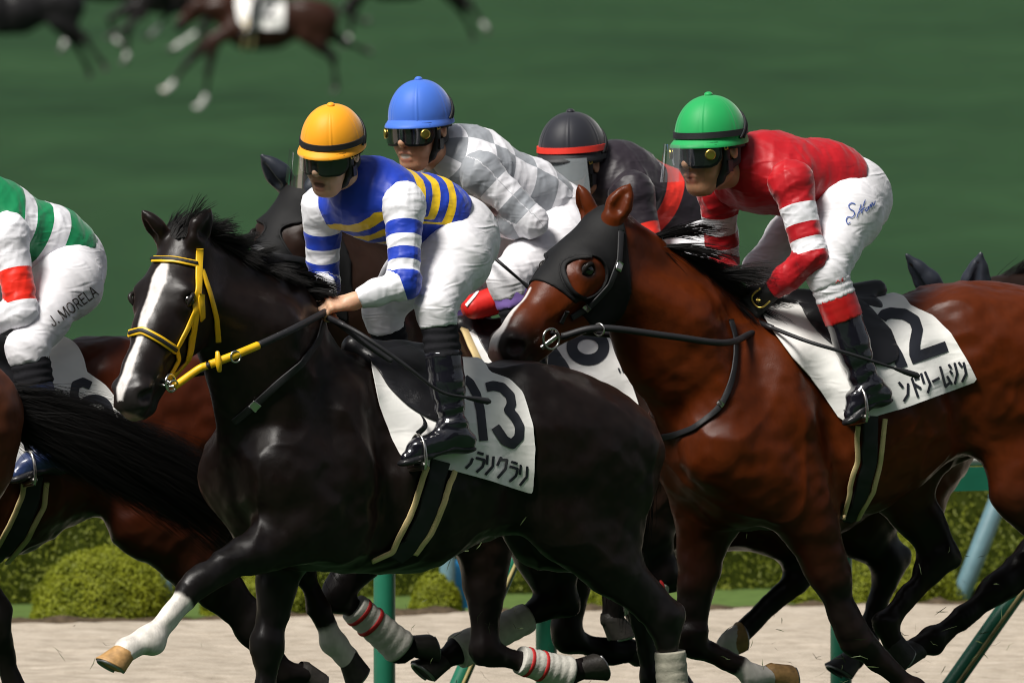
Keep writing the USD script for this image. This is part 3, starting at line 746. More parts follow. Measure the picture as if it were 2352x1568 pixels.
class Horse:
    def __init__(s, name, label, withers, Y, yaw, pitch, poll, psi, alpha, neck, legs, coat, points=None, poll_lat=0.0, h=0.010, fine=0.006, group=None, seed=1, S=None, ears=None, neck_r=0.21, tail=None, head_roll=0.0, mat=None, cat='horse', rig=None, hs=1.0):
        s.S = S or Y / 40.0
        s.hs = hs
        S = s.S
        s.fr = Frame(withers[0], withers[1], Y, yaw)
        s.label = label
        s.seed = seed
        f, l = s.fr.f, s.fr.l
        p = math.radians(pitch)
        s.ft, s.ut, s.l = f * math.cos(p) + UP * math.sin(p), -f * math.sin(p) + UP * math.cos(p), l
        s.O = s.fr.o
        T = s.T
        # head frame
        a, q = math.radians(psi), math.radians(alpha)
        fh, s.hl = np.array([-math.cos(a), -math.sin(a), 0]), np.array([math.sin(a), -math.cos(a), 0])
        s.hx, s.hz = fh * math.cos(q) - UP * math.sin(q), fh * math.sin(q) + UP * math.cos(q)
        if head_roll:
            r = math.radians(head_roll); s.hl, s.hz = s.hl * math.cos(r) + s.hz * math.sin(r), s.hz * math.cos(r) - s.hl * math.sin(r)
        s.ho = s.fr(poll[0], poll[1], poll_lat) if not rig else T(*rig['poll'])
        Hd = s.Hd
        B = s.B = Soft()
        t = lambda x, y, z: T(x, y, z)
        c = lambda a_, b_, ra, rb, k=.08, sq=1.0, carve=False: B.cone(a_, b_, ra * S, rb * S, k * S, l if sq != 1 else None, sq, carve)
        # trunk
        c(t(.09, 0, -.43), t(.0, 0, -.40), .235, .325, .1, .74)
        c(t(.0, 0, -.40), t(-.33, 0, -.385), .33, .31, .1, .76)
        c(t(-.33, 0, -.385), t(-.62, 0, -.315), .31, .245, .1, .86)
        c(t(-.62, 0, -.315), t(-.80, 0, -.285), .245, .235, .1, .95)
        c(t(-.80, 0, -.285), t(-.99, 0, -.30), .235, .23, .1, .95)
        c(t(-.99, 0, -.30), t(-1.06, 0, -.36), .22, .17, .1, .95)
        c(t(.06, 0, -.10), t(-.28, 0, -.105), .075, .085, .12)
        c(t(-.25, 0, -.14), t(-.85, 0, -.115), .085, .085, .12)
        c(t(-1.0, 0, -.16), t(-1.2, 0, -.21), .09, .045, .1)
        for y in (1, -1):
            c(t(-.02, .09 * y, -.18), t(.21, .145 * y, -.42), .09, .10, .07, .6)          # shoulder blade
            c(t(.21, .155 * y, -.44), t(.02, .17 * y, -.60), .115, .10, .08, .65)           # triceps
            c(t(.22, .075 * y, -.46), t(.17, .07 * y, -.60), .09, .085, .06)               # pectoral
            c(t(-.72, .12 * y, -.12), t(-.98, .15 * y, -.30), .10, .15, .09, .7)           # haunch
            c(t(-1.06, .10 * y, -.28), t(-.98, .12 * y, -.55), .13, .11, .09, .75)         # hamstring
            c(t(-.10, .245 * y, -.22), t(-.14, .235 * y, -.60), .028, .03, .09, carve=True)  # furrow behind the shoulder
            c(t(-.55, .235 * y, -.12), t(-.66, .235 * y, -.45), .03, .04, .10, carve=True)   # hollow of the flank
        # neck
        s.nmid = s.fr(neck[0], neck[1], neck[2] if len(neck) > 2 else poll_lat * .5) if not rig else T(*rig['neck'])
        nl = unit(s.l + s.hl)
        B.cone(Hd(.07, 0, -.135), s.nmid, .108 * S, neck_r * S, .06 * S, nl, .58)
        B.cone(s.nmid, t(.10, 0, -.32), neck_r * S, .27 * S, .10 * S, l, .60)
        s.crest = spline([Hd(-.015, 0, -.045), s.nmid + unit(np.cross(np.cross(t(.0, 0, -.1) - Hd(0, 0, 0), UP), t(.0, 0, -.1) - Hd(0, 0, 0))) * neck_r * .98 * S, t(.04, 0, -.055)], 24)
        cr = s.crest
        for i in range(0, len(cr) - 1, 4):
            j = min(i + 4, len(cr) - 1)
            B.cone(cr[i] - UP * .03, cr[j] - UP * .03, .045 * S, .05 * S, .07 * S)
        for y in (1, -1):
            c(t(.12, .10 * y, -.14), t(.215, .165 * y, -.40), .03, .035, .06)                 # ridges over the shoulder
            c(t(.01, .165 * y, -.16), t(.10, .210 * y, -.50), .035, .04, .06)
            B.cone(Hd(.13, .05 * y, -.16), s.nmid + s.l * .10 * S * y + UP * .05, .05 * S, .06 * S, .08 * S)   # brachial muscle along the neck
            B.cone(s.nmid + s.l * .10 * S * y + UP * .05, t(.20, .14 * y, -.34), .06 * S, .07 * S, .08 * S)
        # legs
        s.legs = {}
        s.hooves = []
        for key, d in legs.items():
            y = d.get('lat', (.15 if key[0] == 'n' else -.15)) * S
            if rig:
                J = {k_: T(v_[0], y / S, v_[1]) for k_, v_ in d.items() if k_ in 'EKFCBTSH'}
            else:
                J = {k_: s.fr(v_[0], v_[1], y + (v_[2] * S if len(v_) > 2 else 0)) for k_, v_ in d.items() if k_ in 'EKFCBTSH'}
            s.legs[key] = J
            th = d.get('thick', 1.0)
            if key[1] == 'f':
                sh = t(.22, y / S * .95, -.43)
                c(sh, J['E'], .125, .095, .09, .72)
                c(J['E'], J['K'], .082 * th, .046, .07, .85)
                c(J['E'] * .85 + J['K'] * .15, J['E'] * .5 + J['K'] * .5, .088 * th, .056, .05, .85)
                dk = unit(J['K'] - J['E'])
                c(J['K'] - dk * .028 * S, J['K'] + unit(J['F'] - J['K']) * .035 * S, .047, .040, .025)
                top, mid = J['K'], J['F']
                bend = unit(np.cross(np.cross(J['F'] - J['K'], l), J['F'] - J['K']))
            else:
                hip = t(-.90, y / S * .8, -.26)
                c(hip, J['S'], .19, .105 if d.get('open') else .135, .10, .55)
                if d.get('open'): c(t(-1.08, y / S * .75, -.28), J['S'], .12, .08, .09, .7)
                else: c(t(-1.08, y / S * .75, -.28), J['S'] * .55 + J['H'] * .45, .13, .085, .09, .7)
                c(J['S'], J['H'], .115, .050, .07, .72)
                hd = unit(unit(J['H'] - J['S']) * .9 + unit(J['H'] - J['F']))
                c(J['H'], J['H'] + hd * .05 * S, .043, .030, .035)
                c(J['H'] + hd * .045 * S, J['S'] * .45 + J['H'] * .55 + hd * .05 * S, .020, .035, .04)
                c(J['H'] + unit(J['S'] - J['H']) * .02, J['H'] + unit(J['F'] - J['H']) * .06 * S, .052, .044, .035)
                top, mid = J['H'], J['F']
            # cannon with the tendon behind it, fetlock, pastern
            d1 = unit(mid - top)
            back = unit(np.cross(d1, l)); back = back if back @ (-f) > 0 else -back
            if d.get('flip'): back = -back
            c(top + d1 * .03, mid, .030, .029, .022)
            c(top + d1 * .05 * S + back * .020 * S, mid + back * .020 * S, .019, .021, .014)
            c(mid - d1 * .01, mid + back * .012 * S, .040, .037, .02)
            c(mid, J['C'], .032, .036, .02)
            s.hooves.append((key, d))
        # head
        HS = S * hs
        h_ = lambda a_, b_, ra, rb, k=.04, sq=1.0, carve=False: B.cone(Hd(*a_), Hd(*b_), ra * HS, rb * HS, k * HS, s.hl if sq != 1 else None, sq, carve)
        h_((.03, 0, -.10), (.17, 0, -.105), .092, .104, .05, .98)
        h_((.17, 0, -.105), (.30, 0, -.088), .104, .082, .05, .92)
        h_((.30, 0, -.088), (.44, 0, -.070), .082, .060, .05, .84)
        h_((.44, 0, -.070), (.535, 0, -.066), .060, .056, .04, .95)
        for y in (1, -1):
            h_((.11, .052 * y, -.185), (.235, .047 * y, -.165), .088, .075, .04, .42)
            h_((.185, .080 * y, -.052), (.215, .078 * y, -.064), .033, .029, .035)
            h_((.20, .088 * y, -.092), (.37, .050 * y, -.100), .014, .010, .035)
            h_((.522, .037 * y, -.048), (.552, .037 * y, -.066), .031, .028, .022)
            h_((.205, .100 * y, -.050), (.205, .101 * y, -.050), .016, .016, .02, carve=True)
            h_((.552, .062 * y, -.048), (.524, .064 * y, -.064), .021, .013, .012, carve=True)
            h_((.30, .085 * y, -.135), (.40, .068 * y, -.115), .016, .012, .04, carve=True)
            h_((.47, .060 * y, -.112), (.545, .045 * y, -.118), .006, .005, .012, carve=True)   # corner of the mouth
        h_((.24, 0, -.195), (.44, 0, -.142), .052, .034, .05)
        h_((.44, 0, -.142), (.515, 0, -.140), .034, .034, .03)
        h_((.555, 0, -.085), (.565, 0, -.098), .040, .034, .03)
        h_((.535, 0, -.140), (.55, 0, -.135), .026, .022, .025)
        s.head_no_ears = B.copy()
        # ears
        s.ear_tips = []
        for y in (1, -1):
            base = Hd(.005, .064 * y, -.02)
            tip = Hd(-.045, .085 * y, .165) if not ears else (s.fr(*ears[0 if y == 1 else 1]) if len(ears[0]) == 3 else Hd(ears[0 if y == 1 else 1][0], ears[0 if y == 1 else 1][1], 0))
            dv = unit(tip - base)
            face = unit(s.hx * .9 + s.hl * y * .25); face = unit(face - dv * (face @ dv))
            L_ = np.linalg.norm(tip - base)
            m1, m2 = base + dv * L_ * .38 - face * .006, base + dv * L_ * .70 - face * .004
            B.cone(base, m1, .032 * S, .041 * S, .03 * S, face, .62)
            B.cone(m1, m2, .041 * S, .026 * S, .02 * S, face, .58)
            B.cone(m2, tip, .026 * S, .006 * S, .015 * S, face, .7)
            B.cone(base + dv * L_ * .25 + face * .026, base + dv * L_ * .72 + face * .018, .022 * S, .009 * S, .016 * S, None, 1, True)
            s.ear_tips.append((base, tip))
        # the one continuous body
        fb = []
        pts = np.array([Hd(-.05, -.1, .1), Hd(.6, .1, -.2), Hd(-.05, .1, -.2), Hd(.6, -.1, .05)])
        if fine: fb.append((pts.min(0), pts.max(0), fine))
        m = drop_loose(B.mesh(h, fb))
        relax(m, 2)
        v, n = np.array(m.vertices), np.array(m.vertex_normals)
        dh = np.linalg.norm(v - Hd(.28, 0, -.1), axis=1)
        away = sstep(dh, .30, .55)
        v = v + n * ((0.018 * noise(v, 6.5, seed) + 0.015 * noise(v, 13, seed + 4, 2)) * away + 0.0025 * noise(v, 30, seed + 8) + .0060 * away * np.clip(1 - np.abs(meshkit.noise(v * [5.5, 5.5, 3.0], seed + 12) - .5) * 7, 0, 1) ** 2)[:, None] * S
        m.vertices = v
        s.mesh = m
        s.path = thing(name, label, cat, [s.O[0], s.O[1], 0.0], group)
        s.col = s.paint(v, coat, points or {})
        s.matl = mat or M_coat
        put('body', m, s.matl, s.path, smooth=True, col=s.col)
        for key, d in s.hooves: s.hoof(key, d)
        s.eyes()
    def T(s, x, y, z): return s.O + (s.ft * x + s.l * y + s.ut * z) * s.S
    def Hd(s, x, y, z): return s.ho + (s.hx * x + s.hl * y + s.hz * z) * (s.S * s.hs)
    def hc(s, v):
        q = (v - s.ho) / (s.S * s.hs)
        return np.stack([q @ s.hx, q @ s.hl, q @ s.hz], 1)
    def tc(s, v):
        q = (v - s.O) / s.S
        return np.stack([q @ s.ft, q @ s.l, q @ s.ut], 1)
    def paint(s, v, coat, pt):
        c = np.tile(np.asarray(coat, float), (len(v), 1))
        w = noise(v, 9, s.seed + 20) * .05
        def mixin(k, col):
            nonlocal c
            k = np.clip(k, 0, 1)[:, None]; c = c * (1 - k) + np.asarray(col) * k
        tcs = s.tc(v)
        mixin(sstep(noise(v, 2.2, s.seed + 31), -.15, .25) * .34, np.asarray(coat) * pt.get('mottle', 0.72))
        dark = pt.get('dark')
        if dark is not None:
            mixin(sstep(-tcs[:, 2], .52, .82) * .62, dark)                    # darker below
            for key, J in s.legs.items():
                a, b = (J['K'], J['F']) if key[1] == 'f' else (J['H'], J['F'])
                up = J['E'] if key[1] == 'f' else J['S']
                d, h = seg_dist(v, a * .72 + up * .28, b)
                mixin(1 - sstep(d + w, .055, .10), dark)
                d, h = seg_dist(v, b, J['C']); mixin(1 - sstep(d, .06, .09), dark)
                d, h = seg_dist(v, a, up); mixin((1 - sstep(d, .09, .14)) * (1 - sstep(h, .15, .75)), dark)
            hh = s.hc(v)
            mixin(sstep(hh[:, 0] + w, .42, .52) * (np.abs(hh[:, 1]) < .12) * (hh[:, 2] < .05) * (hh[:, 2] > -.25), pt.get('muzzle', dark))
        hh = s.hc(v)
        inh = (hh[:, 0] > -.02) & (hh[:, 0] < .62) & (np.abs(hh[:, 1]) < .14) & (hh[:, 2] > -.3) & (hh[:, 2] < .06)
        e = np.minimum(np.linalg.norm(hh - [.205, .098, -.055], axis=1), np.linalg.norm(hh - [.205, -.098, -.055], axis=1))
        mixin((1 - sstep(e, .018, .045)) * .85, (.012, .009, .008))
        e = np.minimum(np.linalg.norm(hh - [.537, .058, -.056], axis=1), np.linalg.norm(hh - [.537, -.058, -.056], axis=1))
        mixin((1 - sstep(e, .014, .028)) * .97, pt.get('nostril', (.012, .008, .008)))
        if 'blaze' in pt:                                                       # [(x, centre, half width)] along the face
            bx = np.array(pt['blaze'])
            nx = hh[:, 0] + w * .3
            half = np.interp(nx, bx[:, 0], bx[:, 2]); cen = np.interp(nx, bx[:, 0], bx[:, 1])
            k = (1 - sstep(np.abs(hh[:, 1] - cen) + .30 * w + .006 * noise(v, 60, 3), half - .005, half + .005)) * inh * (hh[:, 2] > -.105 - .05 * (hh[:, 0] > .5)) * (hh[:, 0] > bx[0, 0]) * (hh[:, 0] < bx[-1, 0])
            mixin(k, pt.get('blaze_col', (.66, .62, .60)))
        if 'pink' in pt:
            x0, y0, z0, r = pt['pink']
            mixin((1 - sstep(np.linalg.norm((hh - [x0, y0, z0]) * [1, 1, .7], axis=1) + w * .3, r * .6, r)) * .8, (.50, .27, .23))
        for key, (top, col) in pt.get('socks', {}).items():                     # white socks: from a share of the cannon down
            J = s.legs[key]
            a, b = (J['K'], J['F']) if key[1] == 'f' else (J['H'], J['F'])
            d, h = seg_dist(v, a, b)
            mixin((1 - sstep(d, .07, .09)) * sstep(h + .9 * w + .04 * noise(v, 40, 5), top - .03, top + .03), col)
            d, h = seg_dist(v, b, J['C'] + (J['C'] - b) * .5); mixin(1 - sstep(d, .065, .085), col)
        return np.clip(c, 0, 1)
    def hoof(s, key, d):
        J = s.legs[key]; S = s.S
        a = J['B'] - J['C']; hgt = np.linalg.norm(a); a = unit(a)
        t = J['T'] - J['C']; t = unit(t - a * (t @ a)); sd = np.cross(a, t)
        hgt = min(max(hgt, .058 * S), .068 * S)
        rows = []
        g = np.linspace(0, 2 * np.pi, 28, endpoint=False)
        for u, rt, rs, sh in ((-.35, .028, .027, -.004), (-.15, .0350, .0335, -.002), (.0, .0395, .038, 0), (.10, .0405, .039, .003), (.40, .0455, .0435, .010), (.75, .0520, .049, .018), (.95, .0570, .0535, .023), (1.0, .056, .0525, .023), (1.0, .040, .037, .022), (.93, .02, .02, .020)):
            back = np.where(np.cos(g) < 0, 1 - .22 * np.cos(g) ** 2 * u, 1)
            rows.append(J['C'] + a * hgt * u + (t * (sh * S)) + (np.cos(g) * rt * S * back)[:, None] * t + (np.sin(g) * rs * S)[:, None] * sd)
        n, k = len(rows), len(g)
        v = np.vstack(rows)
        i, j = np.meshgrid(np.arange(n - 1), np.arange(k), indexing='ij')
        q = np.stack([i * k + j, i * k + (j + 1) % k, (i + 1) * k + (j + 1) % k, (i + 1) * k + j], -1).reshape(-1, 4)
        f = np.vstack([q[:, [0, 1, 2]], q[:, [0, 2, 3]], [[(n - 1) * k, (n - 1) * k + x + 1, (n - 1) * k + x] for x in range(1, k - 1)]])
        m = trimesh.Trimesh(v, f, process=False)
        hp = put('hoof', m, d.get('horn', M_hoof_dark), s.path, smooth=40)
        if s.S < 1.2:
            p = [J['C'] + a * hgt * 1.02 + t * (.023 + .046 * math.cos(x)) * S + sd * .044 * math.sin(x) * S for x in np.linspace(-2.4, 2.4, 20)]
            put('shoe', tube(p, .0065 * S, 6), M_shoe, hp)
    def eyes(s):
        for y in (1, -1):
            m = trimesh.creation.icosphere(3, .0235 * s.S * s.hs); m.apply_translation(s.Hd(.203, .089 * y, -.056))
            put('eye', m, M_eye, s.path)
            if s.S < 1.2:                                                     # the fold of the upper lid
                p = spline([s.Hd(.178, .094 * y, -.060), s.Hd(.190, .109 * y, -.040), s.Hd(.208, .111 * y, -.034), s.Hd(.228, .099 * y, -.048)], 14)
                put('eyelid', tube(p, np.array([.004, .007, .008] + [.008] * (len(p) - 5) + [.006, .004]) * s.S, 8), s.matl, s.path, col=np.tile(np.asarray([.012, .010, .009]), (len(p) * 8 + 2, 1)))
    def strands(s, roots, n, r, length, lean, droop=0.6, wild=0.35, side=0.0, seg=9, clump=40, lift=0.5):
        """Hair blown back: roots along a line; lean = main direction."""
        out = []
        cl = r.normal(0, 1, (clump, 3)) * wild
        cu = r.uniform(0.55, 1.15, clump)
        for i in range(n):
            u = r.uniform(0, 1)
            ci = int(u * clump * .999)
            k = u * (len(roots) - 1); i0 = int(k); p = roots[i0] + (roots[min(i0 + 1, len(roots) - 1)] - roots[i0]) * (k - i0)
            p = p + s.l * r.normal(0, .012) + s.l * side * .01
            L = length * cu[ci] * r.uniform(.65, 1.15)
            d = unit(UP * lift + s.l * (side + r.normal(0, .22)) + unit(lean) * .45)
            tgt = unit(unit(lean) + cl[ci] + r.normal(0, .07, 3))
            pts = [p - d * .01]
            for q in range(seg):
                x = (q + 1) / seg
                d = unit(d + (tgt * 1.0 - UP * droop * x + s.l * side * .25) * .55)
                pts.append(pts[-1] + d * L / seg)
            out.append(np.array(pts))
        return out
# ------------------------------------------------------------------ the field
SOCK = (.66, .62, .57)
BLK, BAY, DKB = (.0075, .0055, .0050), (.088, .0158, .0024), (.020, .0105, .0075)
def leg(**k): return k
RG = 'horses galloping in the race'

H13 = Horse('racehorse', 'near-black horse in a yellow bridle with a long white blaze and number 13 cloth', (752, 800), 40.0, 31.5, 4.5,
    poll=(404, 536), poll_lat=.12, psi=58, alpha=57, hs=1.07, neck=(600, 792, .07), neck_r=.203, coat=(.0066, .0038, .0031), group=RG, h=.0095, fine=.006, seed=3, mat=M_coat_dark,
    ears=[(484, 482, .17), (328, 486, .05)],
    points={'dark': (.006, .005, .005), 'muzzle': (.012, .010, .010), 'blaze': [(.10, 0, .008), (.13, 0, .022), (.18, .005, .027), (.25, 0, .020), (.38, -.002, .014), (.47, -.004, .016), (.54, -.01, .020), (.575, -.01, .010)], 'pink': (.592, .0, -.10, .035),
            'socks': {'nf': (.30, SOCK)}},
    legs={'nf': leg(E=(700, 1205), K=(452, 1336), F=(342, 1466), C=(288, 1494), B=(262, 1548), T=(216, 1545), horn=M_hoof_horn, lat=.17),
          'ff': leg(E=(665, 1190), K=(612, 1490), F=(600, 1730), C=(585, 1775), B=(575, 1825), T=(535, 1825), lat=-.12),
          'nh': leg(thick=.9, S=(1305, 1195), H=(1528, 1425), F=(1545, 1660), C=(1575, 1705), B=(1595, 1755), T=(1560, 1775), lat=.15),
          'fh': leg(S=(1250, 1200), H=(1440, 1300), F=(1500, 1560), C=(1530, 1600), B=(1550, 1650), T=(1510, 1660), lat=-.14)})

H12 = Horse('racehorse', 'bay horse in a black hood with white number 12 cloth and a flying black mane', (1735, 706), 41.2, 28, -5.0,
    poll=(1372, 482), poll_lat=.06, psi=38, alpha=43, hs=1.07, neck=(1550, 768, .03), neck_r=.195, coat=BAY, group=RG, h=.0095, fine=.006, seed=9,
    ears=[(1447, 424, .14), (1330, 428, .0)],
    points={'dark': (.010, .006, .005), 'muzzle': (.020, .013, .011), 'blaze': [(.34, -.012, .004), (.38, -.012, .010), (.48, -.010, .015), (.58, -.006, .022)], 'pink': (.580, -.006, -.075, .045), 'nostril': (.03, .01, .01), 'mottle': .5,
            'socks': {'ff': (.93, SOCK)}},
    legs={'nf': leg(thick=.92, E=(1845, 1165), K=(1962, 1468), F=(2095, 1590), C=(2140, 1620), B=(2180, 1650), T=(2185, 1690), lat=.16),
          'ff': leg(E=(1625, 1160), K=(1583, 1478), F=(1730, 1553), C=(1775, 1548), B=(1845, 1535), T=(1868, 1565), horn=M_hoof_horn, lat=-.13),
          'nh': leg(S=(2362, 1110), H=(2530, 1360), F=(2560, 1580), C=(2600, 1610), B=(2630, 1650), T=(2600, 1680), lat=.16),
          'fh': leg(open=1, S=(2050, 1075), H=(2158, 1282), F=(2030, 1432), C=(2052, 1475), B=(2100, 1512), T=(2052, 1545), lat=-.13)})

H8 = Horse('racehorse', 'dark brown horse in a black hood with an eye opening, behind the yellow-capped rider', (1000, 760), 42.0, 28, 0.0,
    poll=(690, 412), poll_lat=.12, psi=58, alpha=46, neck=(815, 690, .07), coat=(.022, .0105, .0068), group=RG, h=.012, fine=.007, seed=15,
    ears=[(790, 345, .20), (605, 362, .06)],
    points={'dark': (.007, .005, .005)},
    legs={'ff': leg(E=(905, 1190), K=(770, 1366), F=(918, 1494), C=(948, 1484), B=(998, 1466), T=(1015, 1490), lat=-.12),
          'nf': leg(E=(1115, 1170), K=(1112, 1498), F=(1300, 1552), C=(1335, 1536), B=(1385, 1505), T=(1402, 1530), lat=.14),
          'fh': leg(S=(1240, 1200), H=(1278, 1378), F=(1048, 1490), C=(1012, 1518), B=(978, 1562), T=(955, 1530), lat=-.14),
          'nh': leg(S=(1420, 1140), H=(1522, 1325), F=(1408, 1376), C=(1405, 1420), B=(1420, 1490), T=(1450, 1475), lat=.14)})

HB = Horse('racehorse', 'bay horse mostly hidden behind the hooded bay, its brown foreleg folded at the knee', (1470, 770), 43.0, 28, 0.0,
    poll=(1215, 720), poll_lat=.0, psi=28, alpha=65, neck=(1320, 890, .0), coat=(.060, .013, .0035), group=RG, h=.014, fine=.010, seed=21,
    points={'dark': (.008, .006, .005), 'socks': {'nh': (.86, SOCK)}},
    legs={'nf': leg(E=(1330, 1190), K=(1298, 1468), F=(1402, 1500), C=(1445, 1490), B=(1470, 1520), T=(1490, 1490), lat=.14),
          'ff': leg(E=(1400, 1180), K=(1470, 1400), F=(1560, 1580), C=(1590, 1600), B=(1620, 1640), T=(1650, 1620), lat=-.13),
          'nh': leg(S=(1800, 1160), H=(1858, 1300), F=(1672, 1478), C=(1668, 1488), B=(1702, 1482), T=(1716, 1460), horn=M_hoof_horn, lat=.14),
          'fh': leg(S=(1900, 1150), H=(2045, 1290), F=(1985, 1470), C=(1960, 1510), B=(1940, 1550), T=(1910, 1540), lat=-.13)})

H6 = Horse('racehorse', 'dark chestnut horse at left whose number 6 cloth shows behind the black tail', (-215, 782), 40.9, 28, 0.0,
    poll=(-560, 540), poll_lat=.0, psi=30, alpha=55, neck=(-400, 830, .0), coat=(.058, .011, .0030), group=RG, h=.011, fine=None, seed=27,
    points={'dark': (.006, .0045, .004), 'mottle': .5, 'socks': {'fh': (.90, SOCK)}},
    legs={'nf': leg(E=(-180, 1230), K=(-300, 1430), F=(-240, 1600), C=(-220, 1640), B=(-200, 1690), T=(-240, 1690)),
          'ff': leg(E=(-240, 1210), K=(-400, 1400), F=(-500, 1560), C=(-540, 1590), B=(-570, 1640), T=(-610, 1630)),
          'nh': leg(S=(340, 1185), H=(585, 1440), F=(655, 1550), C=(700, 1545), B=(740, 1560), T=(750, 1590), lat=.15),
          'fh': leg(S=(440, 1150), H=(680, 1280), F=(766, 1478), C=(800, 1512), B=(838, 1545), T=(820, 1575), lat=-.13)})

HL = Horse('racehorse', 'brown horse mostly outside the left edge, its rump and streaming black tail in view', (-766, 770), 39.5, 28, 0.0,
    poll=(-1050, 540), poll_lat=.0, psi=30, alpha=55, neck=(-900, 830, .0), coat=(.095, .030, .014), group=RG, h=.013, fine=None, seed=33,
    points={'dark': (.006, .005, .004)},
    legs={'nf': leg(E=(-680, 1230), K=(-800, 1430), F=(-740, 1600), C=(-720, 1640), B=(-700, 1690), T=(-740, 1690)),
          'ff': leg(E=(-740, 1210), K=(-900, 1400), F=(-1000, 1560), C=(-1040, 1590), B=(-1070, 1640), T=(-1110, 1630)),
          'nh': leg(S=(-170, 1160), H=(-15, 1425), F=(50, 1640), C=(75, 1680), B=(95, 1730), T=(55, 1740), lat=.15),
          'fh': leg(S=(-150, 1160), H=(-160, 1400), F=(-260, 1580), C=(-290, 1620), B=(-320, 1660), T=(-350, 1640), lat=-.14)})

HR = Horse('racehorse', 'dark horse with black ear covers showing above the rump of the bay at right', (2690, 722), 42.6, 28, -2.0,
    poll=(2190, 672), poll_lat=.05, psi=60, alpha=55, neck=(2440, 778, .03), coat=(.014, .007, .005), group=RG, h=.013, fine=.008, seed=39,
    ears=[(2252, 588, .15), (2086, 590, -.02)],
    points={'dark': (.010, .007, .006)},
    legs={'nf': leg(E=(2480, 1200), K=(2288, 1352), F=(2140, 1470), C=(2105, 1490), B=(2065, 1530), T=(2040, 1515), lat=.14),
          'ff': leg(E=(2540, 1220), K=(2560, 1480), F=(2640, 1620), C=(2670, 1640), B=(2700, 1680), T=(2720, 1650)),
          'nh': leg(S=(3250, 1180), H=(3450, 1400), F=(3500, 1620), C=(3530, 1660), B=(3550, 1710), T=(3510, 1720)),
          'fh': leg(S=(3200, 1180), H=(3350, 1400), F=(3250, 1580), C=(3220, 1620), B=(3190, 1660), T=(3160, 1650))})
